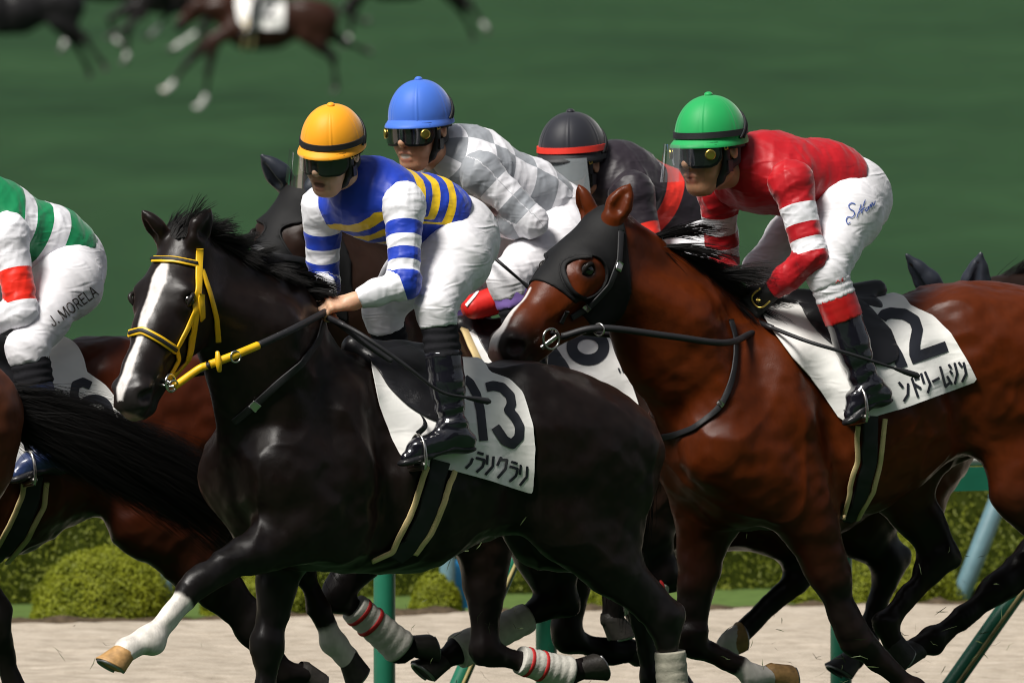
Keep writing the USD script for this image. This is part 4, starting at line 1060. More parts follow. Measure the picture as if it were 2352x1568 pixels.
# ------------------------------------------------------------------ jockeys
SKIN = (.60, .34, .22)
class Jockey:
    """J: joints as sighted points (x, y, offset from the horse's median plane in metres)."""
    def __init__(s, label, horse, J, head, look, skin=SKIN, seed=1, h=.007, hands=('n',), coarse=1.0, glove=None, S=None, group='jockeys riding in the race', near_only=False, top=None):
        s.fr, s.S = horse.fr, (S or horse.fr.o[1] / 40.0)
        S = s.S
        s.J = {k: s.fr(*v) for k, v in J.items()}
        J = s.J
        s.h, s.seed, s.cs = h, seed, coarse
        px, psi, th, roll, hs = head
        s.hs = hs * S
        s.hd = s.fr(*px)
        a, b = math.radians(psi), math.radians(th)
        s.hf = np.array([-math.cos(a) * math.cos(b), -math.sin(a) * math.cos(b), -math.sin(b)])
        s.hl = np.array([math.sin(a), -math.cos(a), 0])
        s.hu = np.cross(s.hf, s.hl)
        r = math.radians(roll)
        s.hl, s.hu = s.hl * math.cos(r) + s.hu * math.sin(r), s.hu * math.cos(r) - s.hl * math.sin(r)
        s.path = thing('person', label, 'person', [J['pelvis'][0], J['pelvis'][1], 0.0], group)
        s.look = look
        l = s.fr.l
        # --- the body itself, one continuous figure
        B = Soft(); c = lambda a_, b_, ra, rb, k=.04, n=None, sq=1.: B.cone(a_, b_, ra * S, rb * S, k * S, n, sq)
        neck0 = s.X(-.028, 0, -.075)
        s.spine = [J['pelvis'], J['waist'], J['chest'], J['neck']]
        tw = unit(J['ns'] - J['fs'])
        s.tw = tw
        belly = unit(np.cross(unit(J['chest'] - J['waist']), tw)); s.belly = belly
        c(J['pelvis'], J['waist'], .115, .10, .05, belly, .85)
        c(J['waist'], J['chest'], .10, .125, .05, belly, .85)
        c(J['chest'], J['neck'], .115, .06, .05, belly, .9)
        c(J['neck'], neck0, .058, .055, .04)
        for q in 'nf':
            c(J[q + 's'], J['neck'] * .6 + J['chest'] * .4, .050, .07, .05)
            c(J[q + 's'], J[q + 'e'], .045, .035, .03)
            c(J[q + 'e'], J[q + 'w'], .035, .027, .02)
            c(J[q + 'hip'], J['pelvis'], .09, .10, .05)
            c(J[q + 'hip'], J[q + 'k'], .072, .050, .04)
            c(J[q + 'k'], J[q + 'a'], .055, .036, .03)
            c(J[q + 'a'], J[q + 'a'] * .4 + J[q + 't'] * .6, .030, .018, .03)
            s.hand(B, q)
        # head and face
        f = lambda a_, b_, ra, rb, k=.012, sq=1., carve=False: B.cone(s.X(*a_), s.X(*b_), ra * s.hs, rb * s.hs, k * s.hs, s.hl if sq != 1 else None, sq, carve)
        f((-.018, 0, .035), (.010, 0, .03), .086, .084, .02, .90)
        f((.025, 0, -.02), (.045, 0, -.06), .066, .050, .03, .95)
        f((.045, 0, -.06), (.066, 0, -.105), .048, .024, .03)
        f((.060, .012, -.106), (.060, -.012, -.106), .021, .021, .02)
        for y in (1, -1):
            f((.055, .034 * y, -.02), (.060, .030 * y, -.045), .034, .028, .03)              # cheek
            f((.0, .052 * y, -.07), (.05, .022 * y, -.105), .022, .018, .03)                 # jaw line
            f((.080, .030 * y, .028), (.074, .048 * y, .020), .016, .014, .02)               # brow
            f((.085, .032 * y, .004), (.085, .034 * y, .004), .013, .013, .012)              # closed eye behind the goggles
            f((-.005, .078 * y, .012), (-.012, .081 * y, -.016), .026, .015, .012, .35)      # ear
            f((.0, .088 * y, .006), (-.004, .088 * y, -.006), .010, .006, .008, 1., True)
            f((.100, .012 * y, -.040), (.094, .014 * y, -.043), .0085, .008, .010)           # nostril wing
            f((.111, .006 * y, -.051), (.104, .007 * y, -.050), .003, .003, .004, 1., True)
        f((.090, 0, .012), (.113, 0, -.034), .010, .0115, .014)
        f((.113, 0, -.034), (.106, 0, -.044), .0115, .009, .008)
        op = look.get('mouth', .004)
        f((.094, .018, -.0705), (.094, -.018, -.0705), .0085, .0085, .008)
        f((.088, .014, -.0805 - op), (.088, -.014, -.0805 - op), .0090, .0090, .008)
        f((.104, .017, -.0755 - op * .5), (.104, -.017, -.0755 - op * .5), .0030 + op * .5, .0030 + op * .5, .004, 1., True)
        fb = [(s.hd - .16 * s.hs, s.hd + .16 * s.hs, (.0036 * coarse) * S)]
        for q in hands: 
            cH = J[q + 'w'] * .4 + J[q + 'h'] * .6
            fb.append((cH - .085 * S, cH + .085 * S, (.0036 * coarse) * S))
        m = drop_loose(B.mesh(.013 * coarse * S, fb)); relax(m, 1)
        v = np.array(m.vertices)
        q = s.hcoord(v)
        col = np.tile(np.asarray(skin), (len(v), 1)) * (1 + .25 * noise(v, 40, seed))[:, None]
        def mix(k, cc):
            nonlocal col
            k = np.clip(k, 0, 1)[:, None]; col = col * (1 - k) + np.asarray(cc) * k
        lip = np.minimum(np.linalg.norm((q - [.097, 0, -.071]) * [1, .55, 1.3], axis=1), np.linalg.norm((q - [.093, 0, -.083 - op]) * [1, .55, 1.1], axis=1))
        mix((1 - sstep(lip, .008, .016)) * .55, (.40, .11, .085))
        mix((1 - sstep(np.linalg.norm((q - [.098, 0, -.0755 - op * .5]) * [.8, .45, 1.0], axis=1), .002 + op * .5, .006 + op * .5)) * .9, look.get('teeth', (.10, .02, .02)))
        for y in (1, -1):
            mix((1 - sstep(np.linalg.norm(q - [.108, .007 * y, -.050], axis=1), .003, .007)) * .7, (.12, .04, .03))
            mix((1 - sstep(np.linalg.norm((q - [.060, .040 * y, -.035]) * [1, 1, 1], axis=1), .015, .045)) * .25, (.50, .17, .11))
            mix((1 - sstep(np.linalg.norm(q - [-.006, .086 * y, .0], axis=1), .004, .016)) * .5, (.22, .07, .05))
        mix(sstep(q[:, 2], .030, .045) * (q[:, 0] < .088), (.012, .009, .008))
        mix((1 - sstep(q[:, 0], -.035, -.02)) * sstep(q[:, 2], -.06, -.03) * sstep(.10 - np.abs(q[:, 1]), 0, .02), (.012, .009, .008))
        far = np.linalg.norm(q, axis=1) > .2
        if look.get('hairless') is None: pass
        s.body = m
        put('body', m, M_skin, s.path, col=np.clip(col, 0, 1))
        s.clothes(); s.boots(); s.helmet()
    def X(s, x, y, z): return s.hd + (s.hf * x + s.hl * y + s.hu * z) * s.hs
    def hcoord(s, v):
        q = (v - s.hd) / s.hs
        return np.stack([q @ s.hf, q @ s.hl, q @ s.hu], 1)
    def handframe(s, q):
        w, h, e = s.J[q + 'w'], s.J[q + 'h'], s.J[q + 'e']
        x = unit(h - w)
        sgn = 1 if q == 'n' else -1
        y = unit(np.cross(UP, x)) * 1.0
        # thumbs up and inwards, knuckles forward: fists holding the reins
        back = unit(s.fr.l * sgn * .85 + UP * .45); back = unit(back - x * (back @ x))
        th = unit(np.cross(x, back)); th = th if th @ UP > 0 else -th
        if s.look.get('pronate'): back, th = unit(UP * .8 + s.fr.l * sgn * .5), -unit(s.fr.l * sgn)
        back = unit(back - x * (back @ x)); th = unit(th - x * (th @ x) - back * (th @ back))
        return w, x, th, back
    def hand(s, B, q, grow=0.0, only=False):
        """Palm, four curled fingers of different lengths and a thumb closing on the rein."""
        S = s.S
        w, x, t, b = s.handframe(q)
        P = lambda X_, Y_, Z_: w + (x * X_ + t * Y_ + b * Z_) * S
        g = grow
        B.cone(s.J[q + 'w'], P(.022, 0, 0), (.027 + g) * S, (.026 + g) * S, .015)
        for y0, r in ((.026, .0150), (.009, .0155), (-.009, .0150), (-.026, .0135)):
            B.cone(P(.018, y0 * .6, .0), P(.078, y0, .004), (.016 + g) * S, (r - .001 + g) * S, .010)
        for y0, L, r in ((.029, .95, .0096), (.010, 1.06, .0100), (-.010, 1.0, .0096), (-.028, .80, .0086)):
            p = [P(.078, y0, .005), P(.078 + .030 * L, y0 * 1.02, -.014 * L), P(.080 + .022 * L, y0, -.042 * L), P(.066, y0 * .96, -.046 * L)]
            for i in range(3): B.cone(p[i], p[i + 1], (r + .001 - i * .0006 + g) * S, (r - i * .0006 + g) * S, .0035)
            B.ball(p[0] + b * .004 * S, (r + .0025 + g) * S, .006)
        p = [P(.020, .026, -.010), P(.052, .046, -.022), P(.082, .046, -.030), P(.102, .034, -.036)]
        for i, r in enumerate((.0155, .0115, .0100)): B.cone(p[i], p[i + 1], (r + g) * S, (r - .0012 + g) * S, .006)
        B.cone(P(.022, .010, -.014), P(.070, .0, -.016), (.016 + g) * S, (.013 + g) * S, .012)
    # --- silks and breeches
    def folds(s, m, dirs, amp=.004, sc=14., seed=0, pinch=()):
        """Cloth folds: ridges that run across the pull of the cloth; deeper near the bends (pinch)."""
        v, n = np.array(m.vertices), np.array(m.vertex_normals)
        d = np.zeros(len(v))
        for i, (dr, w) in enumerate(dirs):
            dr = unit(dr)
            q = v * sc * .30 + np.outer(v @ dr, dr) * sc * 1.25
            z = meshkit.noise(q + 7 * i, s.seed + seed + i)
            z2 = meshkit.noise(q * 2.2 + 3, s.seed + seed + i + 9)
            d += w * (1.6 * np.clip(1 - np.abs(z - .5) * 3.2, 0, 1) ** 2 - .45 + .7 * np.clip(1 - np.abs(z2 - .5) * 3.0, 0, 1) ** 2 - .2)
        k = np.ones(len(v))
        for c0, r, a in pinch: k += a * np.exp(-(np.linalg.norm(v - c0, axis=1) / r) ** 2)
        m.vertices = v + n * (amp * d * k)[:, None] * s.S
        return m
    def clothes(s):
        J, S, L = s.J, s.S, s.look
        l = s.fr.l
        # torso of the jacket
        T = Soft(); c = lambda a_, b_, ra, rb, k=.05, n=None, sq=1.: T.cone(a_, b_, ra * S, rb * S, k * S, n, sq)
        bl = s.belly
        hem = J['waist'] + (J['pelvis'] - J['waist']) * L.get('hem', .45)
        wd = unit(J['pelvis'] - J['waist'])
        c(J['waist'] + wd * .06, J['waist'], .135, .132, .05, bl, .88)
        c(hem, J['waist'], .132, .125, .05, bl, .88)
        c(J['waist'], J['chest'], .124, .140, .05, bl, .84)
        c(J['chest'], J['chest'] + (J['neck'] - J['chest']) * .6, .14, .10, .05, bl, .88)
        c(J['chest'] + (J['neck'] - J['chest']) * .6, J['neck'], .10, .070, .05)
        for q in 'nf':
            c(J[q + 's'] * .8 + J['chest'] * .2, J['chest'] + (J['neck'] - J['chest']) * .4, .048, .098, .06)
            c(J[q + 's'] + (J['chest'] - J[q + 's']) * .3, J['waist'] + (J[q + 's'] - J['chest']) * .25, .054, .085, .08)
        cut = hem + wd * .055 * S
        m = drop_loose(T.mesh(s.h * S, clip=lambda P, D: np.maximum(D, (P - cut) @ wd)))
        relax(m, 1)
        up = unit(J['chest'] - J['waist'])
        s.folds(m, [(up + s.tw * .6, .6), (up * .8 - s.tw * .9, .6), (s.tw * .3 + up, .4)], .0026, 14, 3,
                [(J['ns'], .12, .9), (J['fs'], .12, .9), (J['waist'], .16, .6)])
        v = np.array(m.vertices)
        ln = np.linalg.norm(J['neck'] - cut)
        ax = unit(J['neck'] - cut)
        # along: follows the bent back; round: angle about the spine
        t = ((v - cut) @ ax) / ln
        mid = (cut + J['neck']) / 2
        bk = -bl if bl @ UP < 0 else bl
        if L.get('front'): t = t - L['front'] * sstep(-((v - mid) @ bk), .045, .075)
        ang = np.arctan2((v - mid) @ s.tw, (v - mid) @ (-bl)) / (2 * np.pi) + .5
        jk = put('jacket', m, L['jacket'], s.path, pat=np.stack([t, ang, v @ s.tw], 1))
        s.jacket = m
        # collar
        cp = J['neck'] + unit(s.X(-.03, 0, -.08) - J['neck']) * .005
        nd = unit(s.X(-.03, 0, -.06) - J['neck'])
        rows = []
        u0 = unit(np.cross(nd, s.tw)); u1 = np.cross(nd, u0)
        g = np.linspace(0, 2 * np.pi, 30)
        for hgt, rr in ((-.02, .072), (.012, .066), (.034, .063), (.036, .060), (.012, .060), (-.02, .064)):
            rows.append(cp + nd * hgt * S + (np.cos(g)[:, None] * u0 + np.sin(g)[:, None] * u1) * rr * S)
        R = np.stack(rows, 0); n_, k_ = R.shape[:2]
        i, j = np.meshgrid(np.arange(n_ - 1), np.arange(k_ - 1), indexing='ij')
        q = np.stack([i * k_ + j, i * k_ + j + 1, (i + 1) * k_ + j + 1, (i + 1) * k_ + j], -1).reshape(-1, 4)
        put('collar', (R.reshape(-1, 3), q), L.get('collar', M_breech), jk, smooth=True, pat=np.full((n_ * k_, 3), .93))
        # sleeves
        for q in 'nf':
            A = Soft()
            a, e, w = J[q + 's'], J[q + 'e'], J[q + 'w']
            cuff = e + (w - e) * L.get('cuff', .93)
            A.cone(a + unit(a - e) * .006, e, .065 * S, .047 * S, .03 * S)
            A.cone(e, e + (w - e) * .55, .046 * S, .041 * S, .03 * S)
            A.cone(e + (w - e) * .55, w, .041 * S, .033 * S, .03 * S)
            A.cone(a, J['chest'] * .25 + J['neck'] * .2 + a * .55, .065 * S, .068 * S, .03 * S)
            wd2 = unit(w - e)
            cl = J['chest'] * .6 + J['neck'] * .4
            sd = unit(a - cl)
            m = drop_loose(A.mesh(s.h * .85 * S, clip=lambda P, D: np.maximum(np.maximum(D, np.where((P - e) @ unit(a - e) < .03, (P - cuff) @ wd2, -1)), (a - sd * .036 * S - P) @ sd)))
            relax(m, 1)
            s.folds(m, [(unit(e - a) + s.fr.l * .5, .6), (unit(w - e) + UP * .4, .6), (unit(e - a) - s.fr.f * .6, .5)], .0027, 15, 11 + (q == 'f'), [(e, .09, 1.3), (a, .09, .6)])
            v = np.array(m.vertices)
            d1, h1 = seg_dist(v, a, e); d2, h2 = seg_dist(v, e, w)
            L1, L2 = np.linalg.norm(e - a), np.linalg.norm(w - e)
            raw1 = (v - a) @ unit(e - a)
            t = np.where(d1 <= d2, np.clip(raw1, -.06, L1), L1 + h2 * L2) / (L1 + L2)
            u0 = unit(np.cross(unit(e - a), s.fr.l)); ang = np.arctan2((v - (a + e) / 2) @ u0, (v - (a + e) / 2) @ np.cross(unit(e - a), u0)) / (2 * np.pi) + .5
            put('sleeve', m, L['sleeve'], jk, pat=np.stack([np.clip(t * .9 + .06, 0, 1), ang, v @ s.fr.f], 1))
            if glove := L.get('glove'):
                G = Soft(); s.hand(G, q, .0022)
                G.cone(w + unit(e - w) * .02, w, .033 * S, .031 * S, .01)
                gm = drop_loose(G.mesh(.0045 * S)); relax(gm, 1)
                gp = put('glove', gm, glove, s.path)
                w_, x_, t_, b_ = s.handframe(q)
                if L.get('glove_trim') and q == 'n':
                    ctr = w_ + x_ * .035 * S
                    pts = [ctr + (x_ * a1 + t_ * a2) * S + b_ * .034 * S for a1, a2 in ((-.030, -.026), (.004, -.026), (.018, -.012), (.018, .012), (.004, .026), (-.03, .026))]
                    put('trim', tube(spline(pts, 20), .0032, 6), M_brass, gp)
                    lf = [ctr + (x_ * (.010 * math.cos(z) * k2) + t_ * (.011 * math.sin(z) * k2)) * S + b_ * .036 * S for z, k2 in zip(np.linspace(0, 2 * np.pi, 15), [1, .5, .95, .45, 1, .5, .9, .5, .9, .45, 1, .5, .95, .5, 1])]
                    put('leaf_emblem', (np.array([ctr + b_ * .038 * S] + lf), np.array([[0, i + 1, i + 2] for i in range(14)])), M_brass, gp, smooth=False)
        # breeches
        Bc = Soft(); c = lambda a_, b_, ra, rb, k=.05, n=None, sq=1.: Bc.cone(a_, b_, ra * S, rb * S, k * S, n, sq)
        c(J['waist'] * .5 + J['pelvis'] * .5, J['pelvis'], .112, .116, .05, bl, .95)
        kd = {}
        for q in 'nf':
            k = J[q + 'k']
            c(J['pelvis'], J[q + 'hip'], .108, .101, .06)
            c(J['pelvis'] + wd * .05 * S, J[q + 'hip'] + wd * .03 * S, .10, .098, .06)
            c(J[q + 'hip'], J[q + 'hip'] * .45 + k * .55, .092, .076, .05)
            c(J[q + 'hip'] * .45 + k * .55, k, .079, .063, .04)
            kd[q] = k + (J[q + 'a'] - k) * L.get('breech_end', .16)
            c(k, kd[q] + unit(J[q + 'a'] - k) * .06 * S, .063, .059, .03)
        def clip(P, D):
            for q in 'nf':
                n_ = unit(J[q + 'a'] - J[q + 'k'])
                near = np.linalg.norm(P - kd[q], axis=1) < .16 * S
                D = np.where(near, np.maximum(D, (P - kd[q]) @ n_), D)
            return D
        m = drop_loose(Bc.mesh(s.h * S, clip=clip), .2); relax(m, 1)
        tn, tf = unit(J['nk'] - J['nhip']), unit(J['fk'] - J['fhip'])
        s.folds(m, [(tn + UP * .3, .55), (tn * .8 + s.fr.f * .8, .5), (tn - s.fr.l * .5, .4)], .0020, 13, 21, [(J['nk'], .12, 1.2), (J['fk'], .12, 1.2), (J['nhip'] * .5 + J['waist'] * .5, .12, .8)])
        s.breech = m
        s.br = put('breeches', m, L.get('breeches', M_breech), s.path)
    def boots(s):
        J, S, L = s.J, s.S, s.look
        for q in 'nf':
            k, a, t = J[q + 'k'], J[q + 'a'], J[q + 't']
            d = unit(a - k); Lg = np.linalg.norm(a - k)
            at_ = lambda u: k + d * Lg * u
            B = Soft()
            fd = unit(t - a)
            heel = a - unit(fd - d * (fd @ d)) * .040 * S + d * .045 * S
            ball = t
            bk = -unit(fd - d * (fd @ d))
            B.cone(at_(L.get('boot_top', .48)), at_(.62), .056 * S, .054 * S, .02)
            B.cone(at_(.42) + bk * .012 * S, at_(.72) + bk * .008 * S, .050 * S, .047 * S, .03)
            B.cone(at_(.62), a, .054 * S, .045 * S, .02)
            B.cone(a, heel, .044 * S, .033 * S, .03)
            B.cone(a + d * .02 * S, ball, .042 * S, .030 * S, .03)
            B.cone(heel, ball + d * .012 * S, .030 * S, .028 * S, .03)
            B.cone(ball + d * .012 * S, ball + fd * .055 * S + d * .016 * S, .028 * S, .020 * S, .03)
            topc = at_(L.get('boot_top', .48))
            m = drop_loose(B.mesh(.0065 * s.cs * S, clip=lambda P, D: np.maximum(D, np.where(np.linalg.norm(P - topc, axis=1) < .12 * S, (topc - P) @ d, -1))))
            relax(m, 1)
            v, n = np.array(m.vertices), np.array(m.vertex_normals)
            u = (v - k) @ d / Lg
            amp = np.exp(-((u - .92) / .16) ** 2) * .006 + .001
            z = np.sin((v @ d) * 130 / S + 4 * noise(v, 12, s.seed + 5)) * .5 + noise(v, 30, s.seed)
            m.vertices = v + n * (amp * z)[:, None] * S
            bp = put('boot', m, L.get('boot', M_boot), s.path)
            # sole
            so = Soft()
            so.cone(heel + d * .030 * S, heel + (ball - heel) * .35 + d * .020 * S, .036 * S, .030 * S, .02, d, .33)
            so.cone(heel + (ball - heel) * .35 + d * .020 * S, ball + fd * .050 * S + d * .034 * S, .032 * S, .030 * S, .02, d, .30)
            so.cone(ball + d * .036 * S, ball + fd * .066 * S + d * .030 * S, .036 * S, .022 * S, .02, d, .25)
            sm = drop_loose(so.mesh(.006 * s.cs * S)); relax(sm, 1)
            put('sole', sm, M_black, bp)
            # what shows between breeches and boot: sock, cuff or coloured top
            for (u0, u1, r0, r1, mt, nm) in L.get('tops', [(.12, .50, .053, .052, M_sock, 'sock')]):
                C = Soft().cone(at_(u0 - .06), at_(u1 + .06), r0 * S, r1 * S)
                C.cone(at_(u0) + bk * .010 * S, at_(u1 + .06) + bk * .012 * S, r0 * .93 * S, r1 * .95 * S, .03)
                p0, p1 = at_(u0), at_(u1)
                m = C.mesh(.007 * s.cs * S, clip=lambda P, D: np.maximum(np.maximum(D, (p0 - P) @ d), (P - p1) @ d))
                relax(m, 1)
                v, n = np.array(m.vertices), np.array(m.vertex_normals)
                m.vertices = v + n * (.002 * np.sin((v @ d) * 220 + 5 * noise(v, 14, 3)) * (1 if 'sock' in nm or 'cuff' in nm else .2))[:, None] * S
                put(nm, m, mt, s.path)
                if nm == 'cuff' and q == 'n': globals()['CUFF12'] = m
    def stirrups(s, horse, cloth_x=-.22):
        for q, y in (('n', 1), ('f', -1)):
            k, a, t = s.J[q + 'k'], s.J[q + 'a'], s.J[q + 't']
            fd, d = unit(t - a), unit(a - k)
            fw = unit(fd - d * (fd @ d)); sd = np.cross(fw, d)
            c0 = t + fd * .012 * s.S + d * .035 * s.S
            dn = -UP
            pts = []
            for th in np.linspace(-.35, math.pi + .35, 22):
                pts.append(c0 + sd * math.cos(th) * .050 * s.S + UP * (math.sin(th) * .085 - .008) * s.S)
            pts = [pts[0]] + pts + [pts[-1]]
            st = put('stirrup', tube(pts + [pts[0]], .0058 * s.S, 8), M_steel, horse.path)
            put('tread', tube([c0 + sd * .05 * s.S - UP * .024 * s.S, c0 - UP * .028 * s.S, c0 - sd * .05 * s.S - UP * .024 * s.S], .010 * s.S, 8), M_steel, st)
            top = horse.T(cloth_x, .262 * y, -.20)
            ap = c0 + UP * .080 * s.S
            nrm = np.tile(horse.l * y, (8, 1))
            p = np.array([top + (ap - top) * u + horse.l * y * .035 * math.sin(u * math.pi) for u in np.linspace(0, 1, 8)])
            put('stirrup_leather', ribbon(p, nrm, .020 * s.S, .005), M_black, horse.path)
    # --- helmet, goggles, visor
    def helmet(s):
        L = s.look
        X = s.X
        ax, ay, az = .113, .101, .122
        z0 = .034
        g = np.linspace(0, 2 * np.pi, 198, endpoint=False)
        rows, hh = [], np.concatenate([[-.010], np.linspace(0, 1, 22)])
        for u in hh:
            if u <= 0: rr, z = 1.0, z0 - .012
            else:
                ph = u * math.pi / 2; rr, z = math.cos(ph) ** .92, z0 + az * math.sin(ph)
            seam = np.zeros_like(g)
            for sa in np.arange(6) * np.pi / 3 + np.pi / 6:
                dd = np.angle(np.exp(1j * (g - sa))); seam += .024 * np.exp(-(dd / .030) ** 2) - .012 * np.exp(-(dd / .10) ** 2)
            k = 1 + seam * (rr > .08)
            rows.append(np.stack([np.cos(g) * ax * rr * k - .004, np.sin(g) * ay * rr * k, np.full_like(g, z)], 1))
        R = np.stack(rows); n_, k_ = R.shape[:2]
        i, j = np.meshgrid(np.arange(n_ - 1), np.arange(k_), indexing='ij')
        q = np.stack([i * k_ + j, i * k_ + (j + 1) % k_, (i + 1) * k_ + (j + 1) % k_, (i + 1) * k_ + j], -1).reshape(-1, 4)
        P = R.reshape(-1, 3)
        W_ = lambda p: np.array([X(*x) for x in p])
        hp = put('helmet', (W_(P), q), L['helmet'], s.path)
        # button
        b = trimesh.creation.icosphere(2, 1.0); bv = np.array(b.vertices) * [.013, .013, .009] + [-.004, 0, z0 + az + .001]
        put('button', (W_(bv), b.faces), L['helmet'], hp)
        # peak: a soft brim that reaches forward
        rows = []
        gg = np.linspace(-np.pi, np.pi, 61)
        for e, dz in ((-.004, .004), (0.006, .003), (.75, -.006), (1.0, -.012), (1.0, -.016), (.7, -.012), (0.0, -.006)):
            out = .004 + .020 * np.clip(np.cos(gg), 0, 1) ** 1.3
            rows.append(np.stack([np.cos(gg) * (ax + out * e) - .004, np.sin(gg) * (ay + out * .7 * e), z0 - .004 + dz - .004 * np.clip(np.cos(gg), 0, 1) * max(e, 0) + 0.003 * np.cos(gg * 2)], 1))
        R = np.stack(rows); n2, k2 = R.shape[:2]
        i, j = np.meshgrid(np.arange(n2 - 1), np.arange(k2 - 1), indexing='ij')
        q = np.stack([i * k2 + j, i * k2 + j + 1, (i + 1) * k2 + j + 1, (i + 1) * k2 + j], -1).reshape(-1, 4)
        put('brim', (W_(R.reshape(-1, 3)), q), L.get('brim', L['helmet']), hp, smooth=45)
        def bandring(zc, hgt, out, mt, nm, tilt=0.0, parent=hp, a0=-np.pi, a1=np.pi):
            ga = np.linspace(a0, a1, 61)
            rows = []
            for o, dz in ((.0, -.5), (1, -.5), (1, .5), (0, .5)):
                z = zc + dz * hgt + tilt * np.cos(ga)
                f_ = np.sqrt(np.clip(1 - ((z - z0) / az) ** 2, .3, 1))
                rows.append(np.stack([np.cos(ga) * (ax * f_ + out * o) - .004, np.sin(ga) * (ay * f_ + out * o), z], 1))
            R = np.stack(rows); n3, k3 = R.shape[:2]
            i, j = np.meshgrid(np.arange(n3 - 1), np.arange(k3 - 1), indexing='ij')
            q = np.stack([i * k3 + j, i * k3 + j + 1, (i + 1) * k3 + j + 1, (i + 1) * k3 + j], -1).reshape(-1, 4)
            return put(nm, (W_(R.reshape(-1, 3)), q), mt, parent, smooth=40)
        if 'band' in L: bandring(z0 + .013, .018, .0045, L['band'], 'band')
        # elastic straps running up the back of the helmet
        for k in range(2):
            p3 = []
            for u in np.linspace(-1, 1, 41):
                g_ = math.radians(180) - math.radians(84 - 9 * k) * abs(u) ** .8 if u > 0 else -math.radians(180) + math.radians(84 - 9 * k) * abs(u) ** .8
                zz = z0 - .004 + (.078 - .012 * k) * (1 - abs(u) ** 1.6)
                f_ = math.sqrt(max(1 - ((zz - z0) / az) ** 2, .05)) ** .96 * 1.035
                p3.append(X(math.cos(g_) * ax * f_ - .004, math.sin(g_) * ay * f_, zz))
            put('elastic', tube(p3, .0042 * s.hs, 6), M_strap, hp)
        # skull cap lining, ear harness, chin strap
        c = Soft(); f = lambda a_, b_, ra, rb, k=.01, sq=.5: c.cone(X(*a_), X(*b_), ra * s.hs, rb * s.hs, k * s.hs, s.hl, sq)
        for y in (1, -1):
            f((.022, .082 * y, .035), (.020, .076 * y, -.045), .014, .015)
            f((.020, .076 * y, -.045), (.030, .060 * y, -.085), .016, .013)
            f((.030, .060 * y, -.085), (.045, .022 * y, -.120), .011, .010, .01, 1.0)
            f((-.045, .070 * y, .03), (-.030, .072 * y, -.035), .014, .014)
            f((-.030, .072 * y, -.035), (.018, .074 * y, -.060), .014, .014)
        f((.046, .022, -.121), (.046, -.022, -.121), .010, .010, .01, 1.0)
        m = c.mesh(.0042 * s.cs * s.S); relax(m, 1)
        hs_ = put('harness', m, M_strap, hp)
        bx = trimesh.creation.box([.020, .010, .034]); put('buckle', (W_(np.array(bx.vertices) + [.018, .086, -.048]), bx.faces), M_black, hs_, smooth=False)
        bandring(z0 - .014, .018, -.006, M_strap, 'lining')
        # goggles: a curved dark lens in a rubber frame, strap round the helmet
        gz, gh = L.get('goggle_z', -.010), .037
        def shell(r, ga, za, name, mt, parent, thick=.004):
            rows = []
            for rr in (r, r + thick):
                for (zz, nar) in za if rr == r else za[::-1]:
                    a_ = ga * nar
                    dip = .014 * np.exp(-(a_ / .16) ** 2) * (zz < gz)
                    rows.append(np.stack([.010 + np.cos(a_) * rr, np.sin(a_) * rr * .93, zz + dip], 1))
            rows.append(rows[0])
            R = np.stack(rows); n3, k3 = R.shape[:2]
            i, j = np.meshgrid(np.arange(n3 - 1), np.arange(k3 - 1), indexing='ij')
            q = np.stack([i * k3 + j, i * k3 + j + 1, (i + 1) * k3 + j + 1, (i + 1) * k3 + j], -1).reshape(-1, 4)
            return put(name, (W_(R.reshape(-1, 3)), q), mt, parent, smooth=50)
        ga = np.linspace(-1.15, 1.15, 41)
        gp = shell(.098, ga, [(gz + gh * y, n) for y, n in ((-1.0, .70), (-.8, .86), (-.3, .99), (.3, 1.0), (.75, .97), (1.0, .90))], 'goggles', M_rubber, s.path, .010)
        shell(.1095, ga * .93, [(gz + gh * .80 * y, n) for y, n in ((-1.0, .74), (-.7, .90), (0, 1.0), (.7, .98), (1.0, .92))], 'lens', M_lens, gp, .003)
        if 'vent' in L:
            for y in (1, -1):
                cc, dv = np.array([.010 + math.cos(.80) * .114, math.sin(.80) * .114 * .93 * y, gz + .002]), np.array([math.cos(.80), math.sin(.80) * y, 0])
                put('vent', tube([X(*(cc - dv * .004)), X(*(cc + dv * .004)), X(*(cc + dv * .0055))], np.array([.016, .016, .012]) * s.hs, 18), L['vent'], gp)
        if L.get('clasp', True):
            p = [X(.047, .094, .012), X(.038, .098, .014), X(.036, .098, .004), X(.045, .095, .002), X(.047, .094, .012)]
            put('clasp', tube(p, .0022 * s.hs, 6), M_brass, gp)
        bandring(z0 - .022, .020, -.004, M_strap, 'strap', 0, gp)
        if 'visor' in L:
            lo, spread, rad, a0 = L['visor']
            ga2 = np.linspace(-spread, spread, 30) + a0
            rows = []
            for u in np.linspace(0, 1, 8):
                rr = rad + .018 * u
                z = z0 - .010 + (lo - z0 + .010) * u
                rows.append(np.stack([.0 + np.cos(ga2) * rr, np.sin(ga2) * rr, z + .004 * np.sin(ga2 * 3 + 1) * u], 1))
            R = np.stack(rows); n3, k3 = R.shape[:2]
            i, j = np.meshgrid(np.arange(n3 - 1), np.arange(k3 - 1), indexing='ij')
            q = np.stack([i * k3 + j, i * k3 + j + 1, (i + 1) * k3 + j + 1, (i + 1) * k3 + j], -1).reshape(-1, 4)
            put('visor', (W_(R.reshape(-1, 3)), q), L.get('visor_film', M_visor), s.path)
